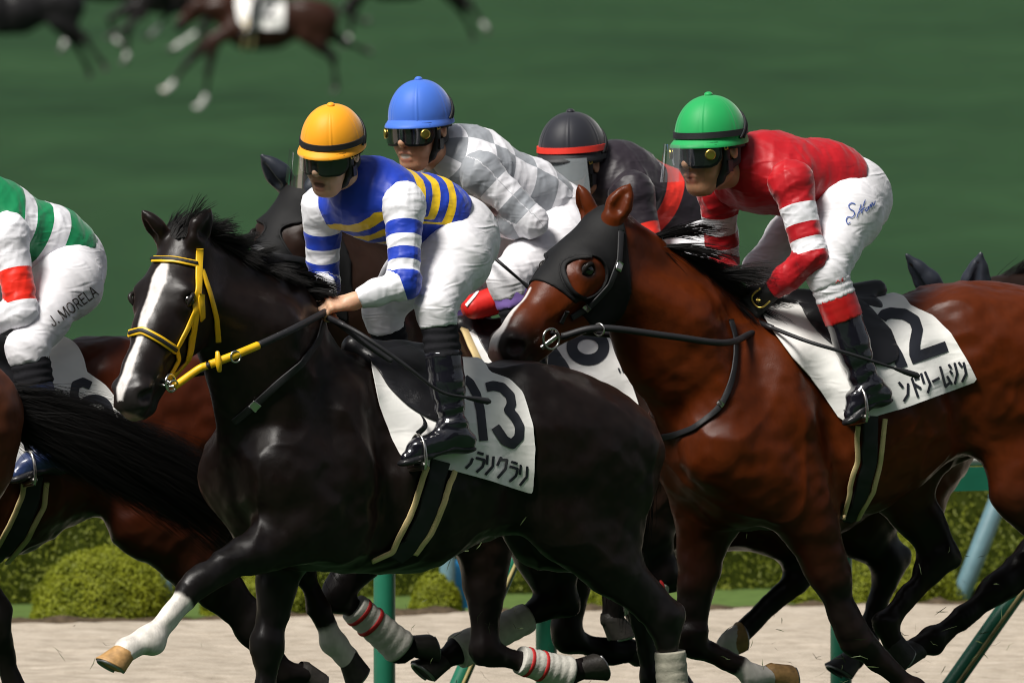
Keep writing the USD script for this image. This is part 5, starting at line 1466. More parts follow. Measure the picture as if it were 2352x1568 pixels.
# ------------------------------------------------------------------ who rides
BLUE, YEL, WHT = (.012, .045, .42), (.80, .52, .012), (.76, .76, .80)
M_j13 = mat_bands('blue_yellow_hoops', [(.20, BLUE), (.285, YEL), (.37, BLUE), (.455, YEL), (.53, BLUE), (.63, YEL), (1.0, BLUE)])
M_s13 = mat_bands('blue_white_sleeve', [(.195, WHT), (.29, BLUE), (.375, WHT), (.46, BLUE), (.535, WHT), (.62, BLUE), (1.0, WHT)])
RED, DRED = (.42, .006, .012), (.395, .0056, .0117)
M_j12 = mat_bands('crimson_jacket', None, checks=(RED, DRED, 7.0, 14.0), rough=.46)
M_s12 = mat_bands('crimson_white_sleeve', [(.22, RED), (.355, WHT), (.455, RED), (.555, WHT), (1.0, RED)])
GRY = (.30, .32, .35)
M_j8 = mat_bands('grey_white_chequer', None, checks=(WHT, GRY, 5.0, 7.0), rough=.45)
M_s8 = mat_bands('grey_white_chequer_sleeve', None, checks=(WHT, GRY, 5.5, 3.0), rough=.45)
DK, FRED = (.018, .013, .019), (.72, .030, .018)
M_jB = mat_bands('dark_jacket_red_hoop', [(.40, DK), (.56, FRED), (1.0, DK)])
M_sB = mat_bands('dark_red_sleeve', [(.30, DK), (.42, FRED), (1.0, DK)])
GRN, RD2 = (.005, .21, .075), (.80, .022, .008)
M_j6 = mat_bands('green_white_hoops', [(.27, GRN), (.41, WHT), (.55, GRN), (.67, WHT), (1.0, GRN)])
M_s6 = mat_bands('white_red_sleeve', [(.30, WHT), (.52, RD2), (1.0, WHT)])
C_JK = 'jockeys riding in the race'

J13 = Jockey('jockey in an orange-yellow cap and blue silks with yellow hoops on the near-black horse', H13,
    dict(pelvis=(1040, 535, 0), waist=(975, 492, 0), chest=(872, 462, 0), neck=(815, 425, .03), ns=(928, 470, .17), fs=(742, 478, -.17), ne=(930, 650, .25), fe=(742, 650, -.24), nw=(812, 692, .17), fw=(735, 700, -.04), nh=(738, 706, .13), fh=(690, 712, -.03),
         nhip=(1042, 590, .14), fhip=(985, 575, -.14), nk=(1000, 705, .26), fk=(880, 712, -.25), na=(1040, 985, .30), fa=(930, 985, -.30), nt=(962, 1024, .31), ft=(860, 1020, -.31)),
    ((764, 349, .06), 60, 16, -6, 1.02), dict(jacket=M_j13, sleeve=M_s13, helmet=mat_helmet('orange_yellow_cap', (.90, .36, .012)), band=M_strap, mouth=.012, visor=(-.082, .75, .138, -.30), cuff=.90, hem=.22, front=.27, boot_top=.36, tops=[(.10, .42, .053, .054, M_sock, 'sock')], collar=M_breech, pronate=True), seed=2, hands=('n',))

J8 = Jockey('smiling jockey in a blue cap and grey and white chequered silks', H8,
    dict(pelvis=(1262, 500, 0), waist=(1200, 450, 0), chest=(1085, 385, 0), neck=(1025, 365, .04), ns=(1108, 400, .17), fs=(985, 410, -.17), ne=(1222, 508, .26), fe=(960, 570, -.24), nw=(1140, 520, .14), fw=(900, 640, -.10), nh=(1068, 530, .08), fh=(850, 660, -.05),
         nhip=(1275, 560, .14), fhip=(1215, 545, -.14), nk=(1165, 640, .26), fk=(1060, 660, -.25), na=(1240, 900, .30), fa=(1140, 920, -.30), nt=(1165, 940, .31), ft=(1075, 950, -.31)),
    ((966, 294, .06), 57, 6, 0, 1.02), dict(jacket=M_j8, sleeve=M_s8, helmet=mat_helmet('blue_cap', (.055, .16, .62)), vent=M_brass, mouth=.008, teeth=(.42, .38, .33), cuff=.95, hem=.5, tops=[(.08, .24, .060, .058, mat_plain('purple_boot_top', (.26, .16, .50), rough=.6), 'boot_top'), (.22, .5, .056, .054, M_sock, 'sock')]), skin=(.56, .28, .17), seed=5, hands=())

JB = Jockey('jockey in a black cap with a red band and dark silks', HB,
    dict(pelvis=(1588, 530, 0), waist=(1530, 480, 0), chest=(1425, 420, 0), neck=(1372, 405, .03), ns=(1452, 445, .17), fs=(1330, 455, -.17), ne=(1500, 600, .25), fe=(1290, 620, -.24), nw=(1400, 680, .14), fw=(1240, 700, -.10), nh=(1335, 700, .08), fh=(1180, 720, -.05),
         nhip=(1595, 590, .14), fhip=(1530, 580, -.14), nk=(1500, 700, .26), fk=(1400, 710, -.25), na=(1570, 950, .30), fa=(1480, 960, -.30), nt=(1500, 990, .31), ft=(1410, 1000, -.31)),
    ((1314, 374, .04), 56, 5, 0, 1.07), dict(jacket=M_jB, sleeve=M_sB, helmet=mat_helmet('black_cap', (.016, .017, .024)), band=mat_plain('red_cap_band', (.75, .035, .02), rough=.5), brim=M_strap, visor=(-.080, .75, .122, .22), visor_film=M_visor_grey, mouth=.002, hem=.5), skin=(.50, .25, .15), seed=8, hands=())

J12 = Jockey('jockey in a green cap and crimson silks with white sleeve bands on the hooded bay', H12,
    dict(pelvis=(1940, 445, 0), waist=(1885, 412, 0), chest=(1775, 395, 0), neck=(1705, 385, .03), ns=(1818, 420, .17), fs=(1650, 440, -.17), ne=(1862, 590, .25), fe=(1660, 600, -.24), nw=(1768, 672, .13), fw=(1672, 665, -.10), nh=(1712, 718, .06), fh=(1640, 712, -.04),
         nhip=(1940, 490, .14), fhip=(1890, 470, -.14), nk=(1898, 630, .25), fk=(1752, 620, -.25), na=(1990, 885, .30), fa=(1850, 900, -.30), nt=(1968, 915, .31), ft=(1790, 930, -.31)),
    ((1632, 341, .05), 48, 5, 0, 1.12), dict(jacket=M_j12, sleeve=M_s12, helmet=mat_helmet('green_cap', (.012, .33, .085)), band=M_strap, vent=M_brass, visor=(-.085, .70, .136, -.12), mouth=.002, glove=mat_plain('black_glove', (.008, .008, .009), rough=.7, bump=.3, bscale=300), glove_trim=True, cuff=.93, hem=.25, breech_end=.10,
         tops=[(.06, .22, .062, .059, M_breech, 'cuff'), (.20, .42, .061, .058, M_red_boot, 'boot_top')], boot_top=.40), skin=(.43, .205, .115), seed=11, hands=())

J6 = Jockey('jockey in green and white hooped silks at the left edge, head out of view', H6,
    dict(pelvis=(138, 592, 0), waist=(105, 560, 0), chest=(-20, 500, 0), neck=(-85, 470, .03), ns=(18, 540, .17), fs=(-150, 540, -.17), ne=(52, 715, .25), fe=(-140, 720, -.24), nw=(-70, 750, .12), fw=(-220, 750, -.08), nh=(-145, 760, .06), fh=(-270, 765, -.03),
         nhip=(150, 645, .14), fhip=(100, 625, -.14), nk=(62, 800, .26), fk=(-60, 800, -.25), na=(105, 1035, .30), fa=(20, 1050, -.30), nt=(65, 1060, .31), ft=(-50, 1080, -.31)),
    ((-150, 400, .05), 35, 12, 0, 1.08), dict(jacket=M_j6, sleeve=M_s6, helmet=mat_helmet('white_cap', (.75, .75, .75)), hem=.8, breech_end=.14, tops=[(.10, .36, .060, .056, M_sock, 'sock')], boot=mat_plain('blue_boot', (.02, .035, .10), rough=.3, coat=.3), boot_top=.33), seed=14, hands=())
# ------------------------------------------------------------------ what the horses wear
def about(h, P):
    """Along and round the trunk."""
    q = h.tc(P)
    return np.stack([q[:, 0], np.arctan2(q[:, 1], q[:, 2] + .33)], 1)

def onto_trunk(h, u, phi, lift):
    o = np.array([h.T(a, 0, -.33) for a in u])
    d = np.sin(phi)[:, None] * h.l + np.cos(phi)[:, None] * h.ut
    P, N = cast(h.mesh, o + d * .8, -d)
    P = mend(P)
    return P + d * lift

def saddle_cloth(h, px, lift=.010, top=(0, 0), label=None):
    """The number cloth: its near outline sighted, carried over the back and down the far side."""
    px = dense(np.array(px, float), 8.0)
    P, N = sight(h.mesh, px[:, 0], px[:, 1])
    ok = ~np.isnan(P[:, 0])
    a = about(h, P[ok])
    u0, u1 = a[0, 0] + top[0], a[-1, 0] + top[1]
    near = Polygon(np.vstack([a, [[u1, -.02], [u0, -.02]]])).buffer(0)
    far = affinity.scale(near, 1, -1, origin=(0, 0))
    pol = near.union(far)
    if pol.geom_type != 'Polygon': pol = max(pol.geoms, key=lambda g: g.area)
    pol = Polygon(affinity.scale(pol, 1, .32, origin=(0, 0)).exterior)
    v, f = fill(pol, .016)
    P = onto_trunk(h, v[:, 0], v[:, 1] / .32, lift * h.S)
    # smooth over hollows, small ripples
    e = np.vstack([f[:, [0, 1]], f[:, [1, 2]], f[:, [2, 0]]])
    n = np.zeros(len(P)); np.add.at(n, e[:, 0], 1); np.add.at(n, e[:, 1], 1)
    base = P.copy()
    for _ in range(6):
        s = np.zeros_like(P); np.add.at(s, e[:, 0], P[e[:, 1]]); np.add.at(s, e[:, 1], P[e[:, 0]])
        P = .5 * P + .5 * s / n[:, None]
    ed = np.isin(np.arange(len(P)), np.unique(np.round(fill_edge(f))))
    P[ed] = base[ed]
    d = np.sin(v[:, 1] / .32)[:, None] * h.l + np.cos(v[:, 1] / .32)[:, None] * h.ut
    P = P + d * (.004 + .010 * noise(np.stack([v[:, 0] * 5, v[:, 1] * 9, v[:, 0] * 0], 1), 1.0, h.seed))[:, None]
    if np.cross(P[f[0, 1]] - P[f[0, 0]], P[f[0, 2]] - P[f[0, 0]]) @ d[f[0, 0]] < 0: f = f[:, ::-1]
    m = trimesh.Trimesh(P, f, process=False)
    # a real hem: the sheet doubled with a little thickness
    nv = np.array(m.vertex_normals); k = len(P)
    be = boundary(f)
    th = trimesh.Trimesh(np.vstack([P, P - nv * .0035]), np.vstack([f, f[:, ::-1] + k, np.stack([be[:, 1], be[:, 0], be[:, 0] + k], 1), np.stack([be[:, 1], be[:, 0] + k, be[:, 1] + k], 1)]), process=False)
    path = put('saddle_cloth', th, M_cloth, h.path, smooth=50, label=label)
    return m, path

def boundary(f):
    e = np.vstack([f[:, [0, 1]], f[:, [1, 2]], f[:, [2, 0]]])
    key = np.sort(e, 1)
    u, inv, cnt = np.unique(key, axis=0, return_inverse=True, return_counts=True)
    return e[cnt[inv.ravel()] == 1]

def fill_edge(f): return boundary(f).ravel()

def zoomed(x0, y0, s, pts):
    """Points read off an enlargement of the photograph."""
    return [(x0 + s * x, y0 + s * y) for x, y in pts]

def letter(mesh, parent, name, lines, w, mat=None, lift=.0025, step=5.0):
    m = decal(mesh, strokes(lines, w), lift, step)
    if m is not None and len(m.faces): put(name, m, mat or M_print, parent, smooth=False)

def oval(cx, cy, rx, ry, a0=0, a1=360, n=30, rot=0):
    r = math.radians(rot)
    o = []
    for g in np.radians(np.linspace(a0, a1, n)):
        x, y = rx * math.cos(g), ry * math.sin(g)
        o.append((cx + x * math.cos(r) - y * math.sin(r), cy + x * math.sin(r) + y * math.cos(r)))
    return o

def girth(h, mid, left, right, wmid, wedge, lift=.012):
    gp = put('girth', strap_on(h.mesh, mid, wmid, lift, .006), M_strap, h.path)
    put('girth_edge', strap_on(h.mesh, left, wedge, lift + .003, .006), M_cream, gp)
    put('girth_edge', strap_on(h.mesh, right, wedge, lift + .003, .006), M_cream, gp)

def saddle(h, x0=-.10, x1=-.46, reach=.95):
    """A small racing saddle: a low seat and a flap lying on each side."""
    s = Soft()
    k = h.S
    s.cone(h.T(x0, 0, .010), h.T((x0 + x1) / 2, 0, -.012), .042 * k, .040 * k, .05)
    s.cone(h.T((x0 + x1) / 2, 0, -.012), h.T(x1, 0, .010), .050 * k, .036 * k, .05)
    for y in (1, -1):
        s.cone(h.T(x0 - .04, .06 * y, -.03), h.T(x1 + .06, .075 * y, -.04), .035 * k, .035 * k, .05)
    m = drop_loose(s.mesh(.011)); relax(m, 2)
    sp = put('saddle', m, M_black, h.path)
    xc = (x0 + x1) / 2
    for y in (1, -1):
        pol = Polygon(oval(xc + .02, .58, (x0 - x1) * .36, reach * .62, n=40)).intersection(sbox(-2, .12, 2, 3))
        pol = affinity.skew(pol, xs=-6)
        v, f = fill(pol, .035)
        P = onto_trunk(h, v[:, 0], v[:, 1] * y, .022 * k)
        nv = h.l * y
        be = boundary(f)
        n = len(P)
        if np.cross(P[f[0, 1]] - P[f[0, 0]], P[f[0, 2]] - P[f[0, 0]]) @ nv < 0: f = f[:, ::-1]; be = be[:, ::-1]
        put('flap', trimesh.Trimesh(np.vstack([P, P - nv * .010]), np.vstack([f, f[:, ::-1] + n, np.stack([be[:, 1], be[:, 0], be[:, 0] + n], 1), np.stack([be[:, 1], be[:, 0] + n, be[:, 1] + n], 1)]), process=False), M_black, sp, smooth=50)
    return sp

def hood(h, front=.315, slant=.10, rear=-.05, hole=(.066, .060), cup=True, low=-.40, lean=.9):
    g = h.head_no_ears.grown(.0075 * h.S)
    pts = np.array([h.Hd(x, y, z) for x in (-.12, .40) for y in (-.2, .2) for z in (-.42, .12)])
    def clip(P, D):
        q = h.hc(P)
        D = np.maximum(D, (q[:, 0] - front - slant * q[:, 2]))
        D = np.maximum(D, (rear - lean * q[:, 2] - q[:, 0]))
        D = np.maximum(D, low - q[:, 2])
        for y in (1, -1):
            e = np.sqrt(((q[:, 0] - .225) / hole[0]) ** 2 + ((q[:, 2] + .062) / hole[1]) ** 2) - 1
            D = np.where(q[:, 1] * y > .03, np.maximum(D, -e * hole[1]), D)
        return D
    m = drop_loose(g.mesh(.006, clip=clip, lo=pts.min(0), hi=pts.max(0)), .1)
    relax(m, 1)
    hp = put('hood', m, M_hood, h.path)
    # bound edges: the brow line, the eye openings and a seam down the face
    def project(P, out=.009):
        P = np.asarray(P); q = h.hc(P)
        res = []
        for p, qq in zip(P, q):
            d = unit(h.hl * np.sign(qq[1] or 1)) if abs(qq[1]) > .03 else h.hz
            L, N = cast(m, np.array([p + d * .25]), np.array([-d]))
            res.append(L[0] if not np.isnan(L[0, 0]) and np.linalg.norm(L[0] - p) < .12 else p)
        return np.array(res)
    for y in (1, -1):
        c = np.array([h.Hd(.225 + hole[0] * math.cos(a), .13 * y, -.062 + hole[1] * math.sin(a)) for a in np.linspace(0, 2 * np.pi, 40)])
        d = -h.hl * y
        L, N = cast(m, c + h.hl * y * .05 - d * 0, np.tile(d, (len(c), 1)))
        c2 = np.array([h.Hd(.225 + (hole[0] + .005) * math.cos(a), .25 * y, -.062 + (hole[1] + .005) * math.sin(a)) for a in np.linspace(0, 2 * np.pi, 40)])
        L, N = cast(m, c2, np.tile(d, (len(c2), 1)))
        L = mend(L)
        for _ in range(2): L[1:-1] = (L[:-2] + 2 * L[1:-1] + L[2:]) / 4
        put('eye_opening_rim', tube(L + h.hl * y * .001, .0036 * h.S, 8), M_hood, hp)
        if cup:
            a_ = np.linspace(-2.5, .9, 26)
            rows = []
            for k, (rad, out) in enumerate(((1.06, .0), (1.08, .012), (.99, .020), (.93, .021), (.99, .012))):
                cc = np.array([h.Hd(.225 + hole[0] * rad * math.cos(a), .25 * y, -.062 + hole[1] * rad * math.sin(-a)) for a in a_])
                L, N = cast(m, np.array([h.Hd(.225 + hole[0] * 1.08 * math.cos(a), .25 * y, -.062 + hole[1] * 1.08 * math.sin(-a)) for a in a_]), np.tile(d, (len(a_), 1)))
                L = mend(L)
                rows.append(cc + np.outer(((L - cc) @ d) - out * h.S * np.sin(np.linspace(.05, math.pi - .05, 26)) ** .5, d))
            R = np.stack(rows); n3, k3 = R.shape[:2]
            i, j = np.meshgrid(np.arange(n3 - 1), np.arange(k3 - 1), indexing='ij')
            q = np.stack([i * k3 + j, i * k3 + j + 1, (i + 1) * k3 + j + 1, (i + 1) * k3 + j], -1).reshape(-1, 4)
            if y == 1: q = q[:, ::-1]
            put('blinker_cup', (R.reshape(-1, 3), q), M_hood, hp, smooth=60)
    return m, hp

def ear_covers(h):
    for base, tip in h.ear_tips:
        dv = unit(tip - base); L_ = np.linalg.norm(tip - base)
        face = unit(h.hx * .9); face = unit(face - dv * (face @ dv))
        e = Soft()
        m1, m2 = base + dv * L_ * .38 - face * .004, base + dv * L_ * .70 - face * .003
        e.cone(base - dv * .02, m1, .042 * h.S, .047 * h.S, .03, face, .7).cone(m1, m2, .047 * h.S, .031 * h.S, .02, face, .66).cone(m2, tip + dv * .006, .031 * h.S, .009 * h.S, .015, face, .75)
        e.cone(base + dv * L_ * .25 + face * .034, base + dv * L_ * .85 + face * .018, .018 * h.S, .006 * h.S, .012, None, 1, True)
        m = e.mesh(.006); relax(m, 1)
        put('ear_cover', m, M_ear, h.path)
M_ear = mat_plain('ear_cover_cloth', (.018, .022, .032), rough=.45, spec=.5, bump=.1, bscale=300)

def wrap(h, key, u0, u1, r0=.049, r1=.052, tape=(), mat=None):
    """A leg bandage round the cannon, with tape turns near one end."""
    J = h.legs[key]
    a, b = (J['K'], J['F']) if key[1] == 'f' else (J['H'], J['F'])
    p0, p1 = a + (b - a) * u0, a + (b - a) * u1
    d = unit(b - a); back = unit(np.cross(d, h.l)); back = back if back @ (-h.fr.f) > 0 else -back
    n = 40
    uu = np.linspace(0, 1, n)
    pts = p0 + (p1 - p0) * uu[:, None] + back * .010
    r = (r0 + (r1 - r0) * uu + .0022 * np.abs(np.sin(uu * math.pi * 7)) + .003 * np.exp(-((uu - .95) / .1) ** 2)) * h.S
    wp = put('leg_wrap', tube(pts, r, 24), mat or M_wrap, h.path)
    for t in tape:
        k = np.array([p0 + (p1 - p0) * (t + e) + back * .010 for e in (-.035, -.02, .02, .035)])
        rr = np.interp(t, uu, r)
        put('tape', tube(k, np.array([rr + .0005, rr + .003, rr + .003, rr + .0005]), 24), M_redtape, wp)

def rein(h, pts, r, mat=M_strap, parent=None, name='rein'):
    """A rein between sighted points (x, y, offset)."""
    return put(name, tube(spline([h.fr(*p) for p in pts], 40), r, 10), mat, parent or h.path)

def touch(mesh, px, py, lift=.012):
    P, N = sight(mesh, [px], [py])
    n = N[0] if N[0] @ rays(px, py)[0] < 0 else -N[0]
    return P[0] + n * lift, n
# ---- number 13, the near-black horse
z13 = lambda pts: zoomed(829.3, 706.4, .2939, pts)
cl13, cp = saddle_cloth(H13, [(842, 768), (853, 853), (870, 941), (894, 1009), (914, 1044), (938, 1063), (985, 1070), (1035, 1078), (1123, 1101), (1219, 1130), (1225, 1030), (1220, 980), (1197, 909), (1167, 876), (1123, 860)], label='white saddle cloth printed with number 13')
letter(cl13, cp, 'number_one', [z13([(805, 555), (850, 590), (900, 680), (930, 800), (955, 1040)])], 20)
letter(cl13, cp, 'number_three', [z13([(975, 625), (1030, 612), (1100, 625), (1165, 690), (1175, 755), (1150, 800), (1200, 855), (1240, 930), (1235, 1010), (1180, 1065), (1120, 1040), (1045, 930)])], 22)
for nm, ls in (('letter', [[(870, 1175), (855, 1215), (815, 1255)]]),
               ('letter', [[(905, 1130), (955, 1145)], [(893, 1172), (962, 1190), (948, 1240), (898, 1285)]]),
               ('letter', [[(985, 1150), (980, 1225)], [(1032, 1160), (1025, 1240), (968, 1305)]]),
               ('letter', [[(1092, 1165), (1060, 1235)], [(1085, 1188), (1137, 1190), (1125, 1260), (1063, 1330)]]),
               ('letter', [[(1168, 1203), (1222, 1218)], [(1155, 1240), (1222, 1258), (1208, 1312), (1155, 1358)]]),
               ('letter', [[(1247, 1225), (1240, 1302)], [(1300, 1237), (1294, 1320), (1238, 1388)]])):
    letter(cl13, cp, nm, [z13(l) for l in ls], 6.2, step=3)
girth(H13, [(1008, 1058), (981, 1169), (945, 1244), (905, 1278)], [(975, 1070), (940, 1185), (898, 1262), (850, 1281)], [(1037, 1080), (1018, 1152), (989, 1218), (950, 1266)], .074, .021)
saddle(H13)
br = put('bridle', strap_on(H13.mesh, [(457, 571), (453, 670), (446, 735), (435, 804), (422, 850), tuple(to_px(H13.Hd(.440, .06, -.118))[0])], .027, .006, .005), M_yellow, H13.path)
def strap(name, pts, w, mat=M_yellow, lift=.006, parent=None, h=H13): return put(name, strap_on(h.mesh, pts, w, lift, .005), mat, parent or br)
strap('brow_band', [(320, 602), (350, 597), (400, 598), (452, 608)], .025)
strap('brow_band_inlay', [(322, 602), (350, 597), (400, 598), (450, 608)], .012, M_strap, .0095)
strap('nose_band', [(301, 766), (328, 759), (366, 779), (402, 803)], .027)
strap('nose_band_inlay', [(303, 766), (328, 759), (366, 779), (400, 802)], .013, M_strap, .0095)
strap('cheek_strap', [(452, 700), (428, 755), (402, 802), (408, 825), tuple(to_px(H13.Hd(.448, .06, -.118))[0])], .018)
strap('throat_strap', [(461, 620), (478, 670), (496, 735), (502, 784)], .019)
strap('keeper', [(457, 675), (458, 730)], .026, M_yellow, .012)
ringc = H13.Hd(.455, .078, -.118)
bt = put('bit_ring', ring(ringc, H13.hl, .027, .0042), M_steel, br)
b0 = ringc
put('bit_bar', tube([b0, b0 + H13.hz * .0 - H13.hx * .01 - H13.hl * .06 + H13.hz * .02, b0 - H13.hl * .14], .007, 8), M_steel, bt)
put('bit_cheek', tube([ringc + H13.hx * .012 - H13.hl * .052 + H13.hz * .02, ringc + H13.hx * .016, ringc + H13.hx * .012 + H13.hl * .018], .0045, 8), M_steel, bt)
put('bit_ring', ring(ringc - H13.hz * .012 + H13.hx * .006 + H13.hl * .004, unit(H13.hl + H13.hx * .5), .020, .0035), M_steel, br)
RB = ringc - H13.hz * .026
rp = rein(H13, [(*to_px(RB)[0], float((RB - H13.fr.o) @ H13.fr.l)), (455, 848, .27), (476, 839, .29)], .0125, M_yellow)
rein(H13, [(474, 840, .29), (483, 837, .30)], .010, M_strap, rp, 'rein_join')
rein(H13, [(482, 837, .30), (540, 815, .32), (593, 793, .31)], .0135, M_yellow, rp, 'grip')
rein(H13, [(593, 793, .31), (660, 762, .29), (722, 730, .19), (748, 716, .14)], .0125, M_strap, rp, 'leather')
put('rein_ring', ring(H13.fr(541, 819, .33), H13.fr.l, .018, .0032), M_steel, rp)
put('rein_stop', tube([H13.fr(499, 808, .31), H13.fr(502, 832, .325), H13.fr(504, 852, .31)], np.array([.007, .012, .007]), 8), M_yellow, rp)
rein(H13, [(745, 722, .10), (780, 745, .20), (840, 790, .29), (900, 830, .33)], .009, M_strap, rp, 'rein_end')
rein(H13, [(432, 862, -.10), (560, 830, -.15), (690, 735, -.06)], .010, M_strap)
nk = put('neck_strap', strap_on(H13.mesh, [(738, 742), (728, 782), (690, 834), (603, 912), (540, 968)], .026, .007, .005), M_strap, H13.path)
strap('buckle', [(580, 936), (592, 922)], .034, M_steel, .011, nk)

# ---- number 12, the hooded bay
z12 = lambda pts: zoomed(1658.6, 645.0, .2612, pts)
cl12, cp = saddle_cloth(H12, [(1752, 730), (1771, 762), (1815, 823), (1857, 867), (1894, 919), (1920, 956), (1951, 973), (1985, 966), (2011, 952), (2071, 936), (2240, 876), (2212, 820), (2181, 770), (2142, 731), (2090, 708)], label='white saddle cloth printed with number 12')
letter(cl12, cp, 'number_two', [z12([(1400, 335), (1425, 300), (1480, 285), (1600, 295), (1690, 350), (1715, 430), (1690, 560), (1690, 660)]), z12([(1655, 690), (1720, 665), (1975, 575)])], 25)
letter(cl12, cp, 'number_one', [z12([(1330, 380), (1400, 450), (1480, 560), (1540, 660), (1585, 765)])], 25)
for ls in ([[(1548, 890), (1588, 938)], [(1632, 900), (1630, 1000), (1592, 1060)]],
           [[(1662, 850), (1720, 1022)], [(1683, 905), (1748, 948)], [(1690, 842), (1702, 872)], [(1712, 838), (1726, 866)]],
           [[(1745, 812), (1772, 902)], [(1778, 798), (1826, 910), (1804, 988)]],
           [[(1843, 888), (1908, 853)]],
           [[(1912, 752), (1960, 930), (2012, 880)], [(1972, 835), (2018, 912)]],
           [[(1988, 733), (2012, 768)], [(1998, 788), (2022, 820)], [(2042, 718), (2066, 815), (2042, 908)]],
           [[(2078, 713), (2112, 758)], [(2124, 713), (2146, 815), (2108, 888)]]):
    letter(cl12, cp, 'letter', [z12(l) for l in ls], 6.0, step=3)
letter(cl12, cp, 'letter', [z12([(1075, 1130), (1095, 1170)])], 5, step=3)
girth(H12, [(1996, 955), (1994, 1057), (1970, 1150), (1945, 1196)], [(1971, 975), (1969, 1057), (1944, 1135), (1928, 1188)], [(2027, 962), (2018, 1053), (2002, 1123), (1962, 1190)], .060, .018)
saddle(H12, -.12, -.46)
hd12, hp12 = hood(H12)
nk = put('neck_strap', strap_on(H12.mesh, spline([(1676, 735), (1686, 785), (1682, 850), (1663, 918), (1627, 960), (1580, 990), (1520, 1003)], 60), .022, .007, .005), M_strap, H12.path)
strap('buckle', [(1658, 924), (1652, 932)], .027, M_steel, .009, nk, h=H12)
both = trimesh.util.concatenate([H12.mesh, hd12])
br = put('bridle', strap_on(both, [(1425, 530), (1420, 600), (1398, 655), (1352, 705), (1310, 730)], .022, .006, .005), M_strap, H12.path)
strap('cheek_end', [(1300, 712), (1290, 728), (1285, 742)], .018, M_strap, .008, br, h=type('o', (), {'mesh': both}))
strap('buckle', [(1352, 700), (1340, 712)], .028, M_steel, .013, br, h=type('o', (), {'mesh': both}))
strap('buckle', [(1420, 604), (1414, 622)], .026, M_steel, .012, br, h=type('o', (), {'mesh': both}))
rc, rn = H12.Hd(.440, .082, -.115), H12.hl
put('bit_ring', ring(rc, unit(H12.hl + .3 * rn), .034, .0045), M_steel, br)
put('bit_joint', tube([rc - H12.hx * .03 - UP * .012, rc + H12.hx * .034 - H12.hl * .02 - UP * .008], .009, 10), M_steel, br)
cs = [touch(H12.mesh, x, y, .008)[0] for x, y in ((1262, 762), (1278, 772), (1296, 772), (1312, 760))]
put('chin_strap', tube(spline(cs, 20), .007, 8), M_strap, br)
RB = rc - unit(rc - H12.fr(1380, 753, .26)) * .036
rp = rein(H12, [(*to_px(RB)[0], float((RB - H12.fr.o) @ H12.fr.l)), (1380, 753, .27), (1540, 772, .30), (1665, 787, .28), (1729, 764, .13)], .0115)
put('rein_ring', ring(H12.fr(1376, 757, .27), unit(H12.fr.f + .5 * H12.fr.l), .020, .004), M_steel, rp)
rein(H12, [(1290, 760, -.12), (1500, 770, -.17), (1700, 720, -.05)], .010)

# ---- number 8, behind
cl8, cp = saddle_cloth(H8, [(1047, 712), (1073, 778), (1105, 845), (1140, 930), (1180, 985), (1330, 1010), (1470, 1030), (1462, 930), (1438, 858), (1415, 812), (1390, 768)], label='white saddle cloth printed with a large black 8')
letter(cl8, cp, 'number_eight', [oval(1350, 797, 37, 30), oval(1338, 737, 32, 28)], 25)
letter(cl8, cp, 'letter', [[(1420, 845), (1424, 856)], [(1428, 843), (1432, 856)]], 4, step=3)
put('pad_edge', strap_on(H8.mesh, [(1044, 712), (1068, 778), (1098, 842)], .030, .012, .008), M_cream, H8.path)
saddle(H8)
hd8, hp8 = hood(H8, front=.33, cup=False, hole=(.070, .066), rear=-.07, lean=1.0)
ear_covers(H8)
both8 = trimesh.util.concatenate([H8.mesh, hd8])
br = put('bridle', strap_on(both8, [(573, 560), (610, 580), (650, 592), (700, 600)], .024, .008, .005), M_strap, H8.path)
rein(H8, [(700, 650, .20), (780, 648, .20), (895, 606, .16), (1000, 580, .10)], .012)
put('bit_ring', ring(H8.fr(775, 648, .22), H8.fr.l, .02, .0035), M_steel, br)
wrap(H8, 'ff', .26, .99, .050, .056, (.12, .36))
wrap(H8, 'nf', .42, 1.02, .046, .054, (.16, .44))
wrap(H8, 'fh', .30, 1.0, .050, .056)
wrap(H8, 'nh', .06, .98, .050, .052, (.12,))
# ---- the others
cl6, cp = saddle_cloth(H6, [(-120, 850), (-125, 920), (-110, 1000), (-80, 1060), (-20, 1092), (70, 1090), (164, 1071), (298, 1030), (296, 1000), (287, 965), (271, 927), (240, 890), (197, 860)], label='white saddle cloth with a black 6 half covered by tail hair')
z6 = lambda pts: zoomed(0, 767.9, .3526, pts)
letter(cl6, cp, 'number_six', [z6([(590, 335), (540, 310), (490, 330), (478, 400), (520, 500)]), oval(*z6([(615, 495)])[0], 33, 27)], 20)
girth(H6, [(75, 1090), (66, 1150), (35, 1225), (-20, 1282)], [(53, 1085), (46, 1138), (18, 1202), (-10, 1250), (-60, 1285)], [(102, 1105), (95, 1159), (60, 1230), (10, 1288)], .07, .020)
saddle(H6)
wrap(H13, 'nh', .30, .98, .051, .054, (), mat_plain('soiled_leg_wrap', (.36, .34, .27), rough=.85, bump=.4, bscale=110, var=.25, vscale=25))
ear_covers(HR)
strap_h = put('head_piece', strap_on(HR.mesh, [(2140, 690), (2165, 668), (2195, 655), (2215, 660)], .05, .006, .005), M_ear, HR.path)
saddle(HB)
J13.stirrups(H13); J12.stirrups(H12, -.25); J8.stirrups(H8); JB.stirrups(HB); J6.stirrups(H6)

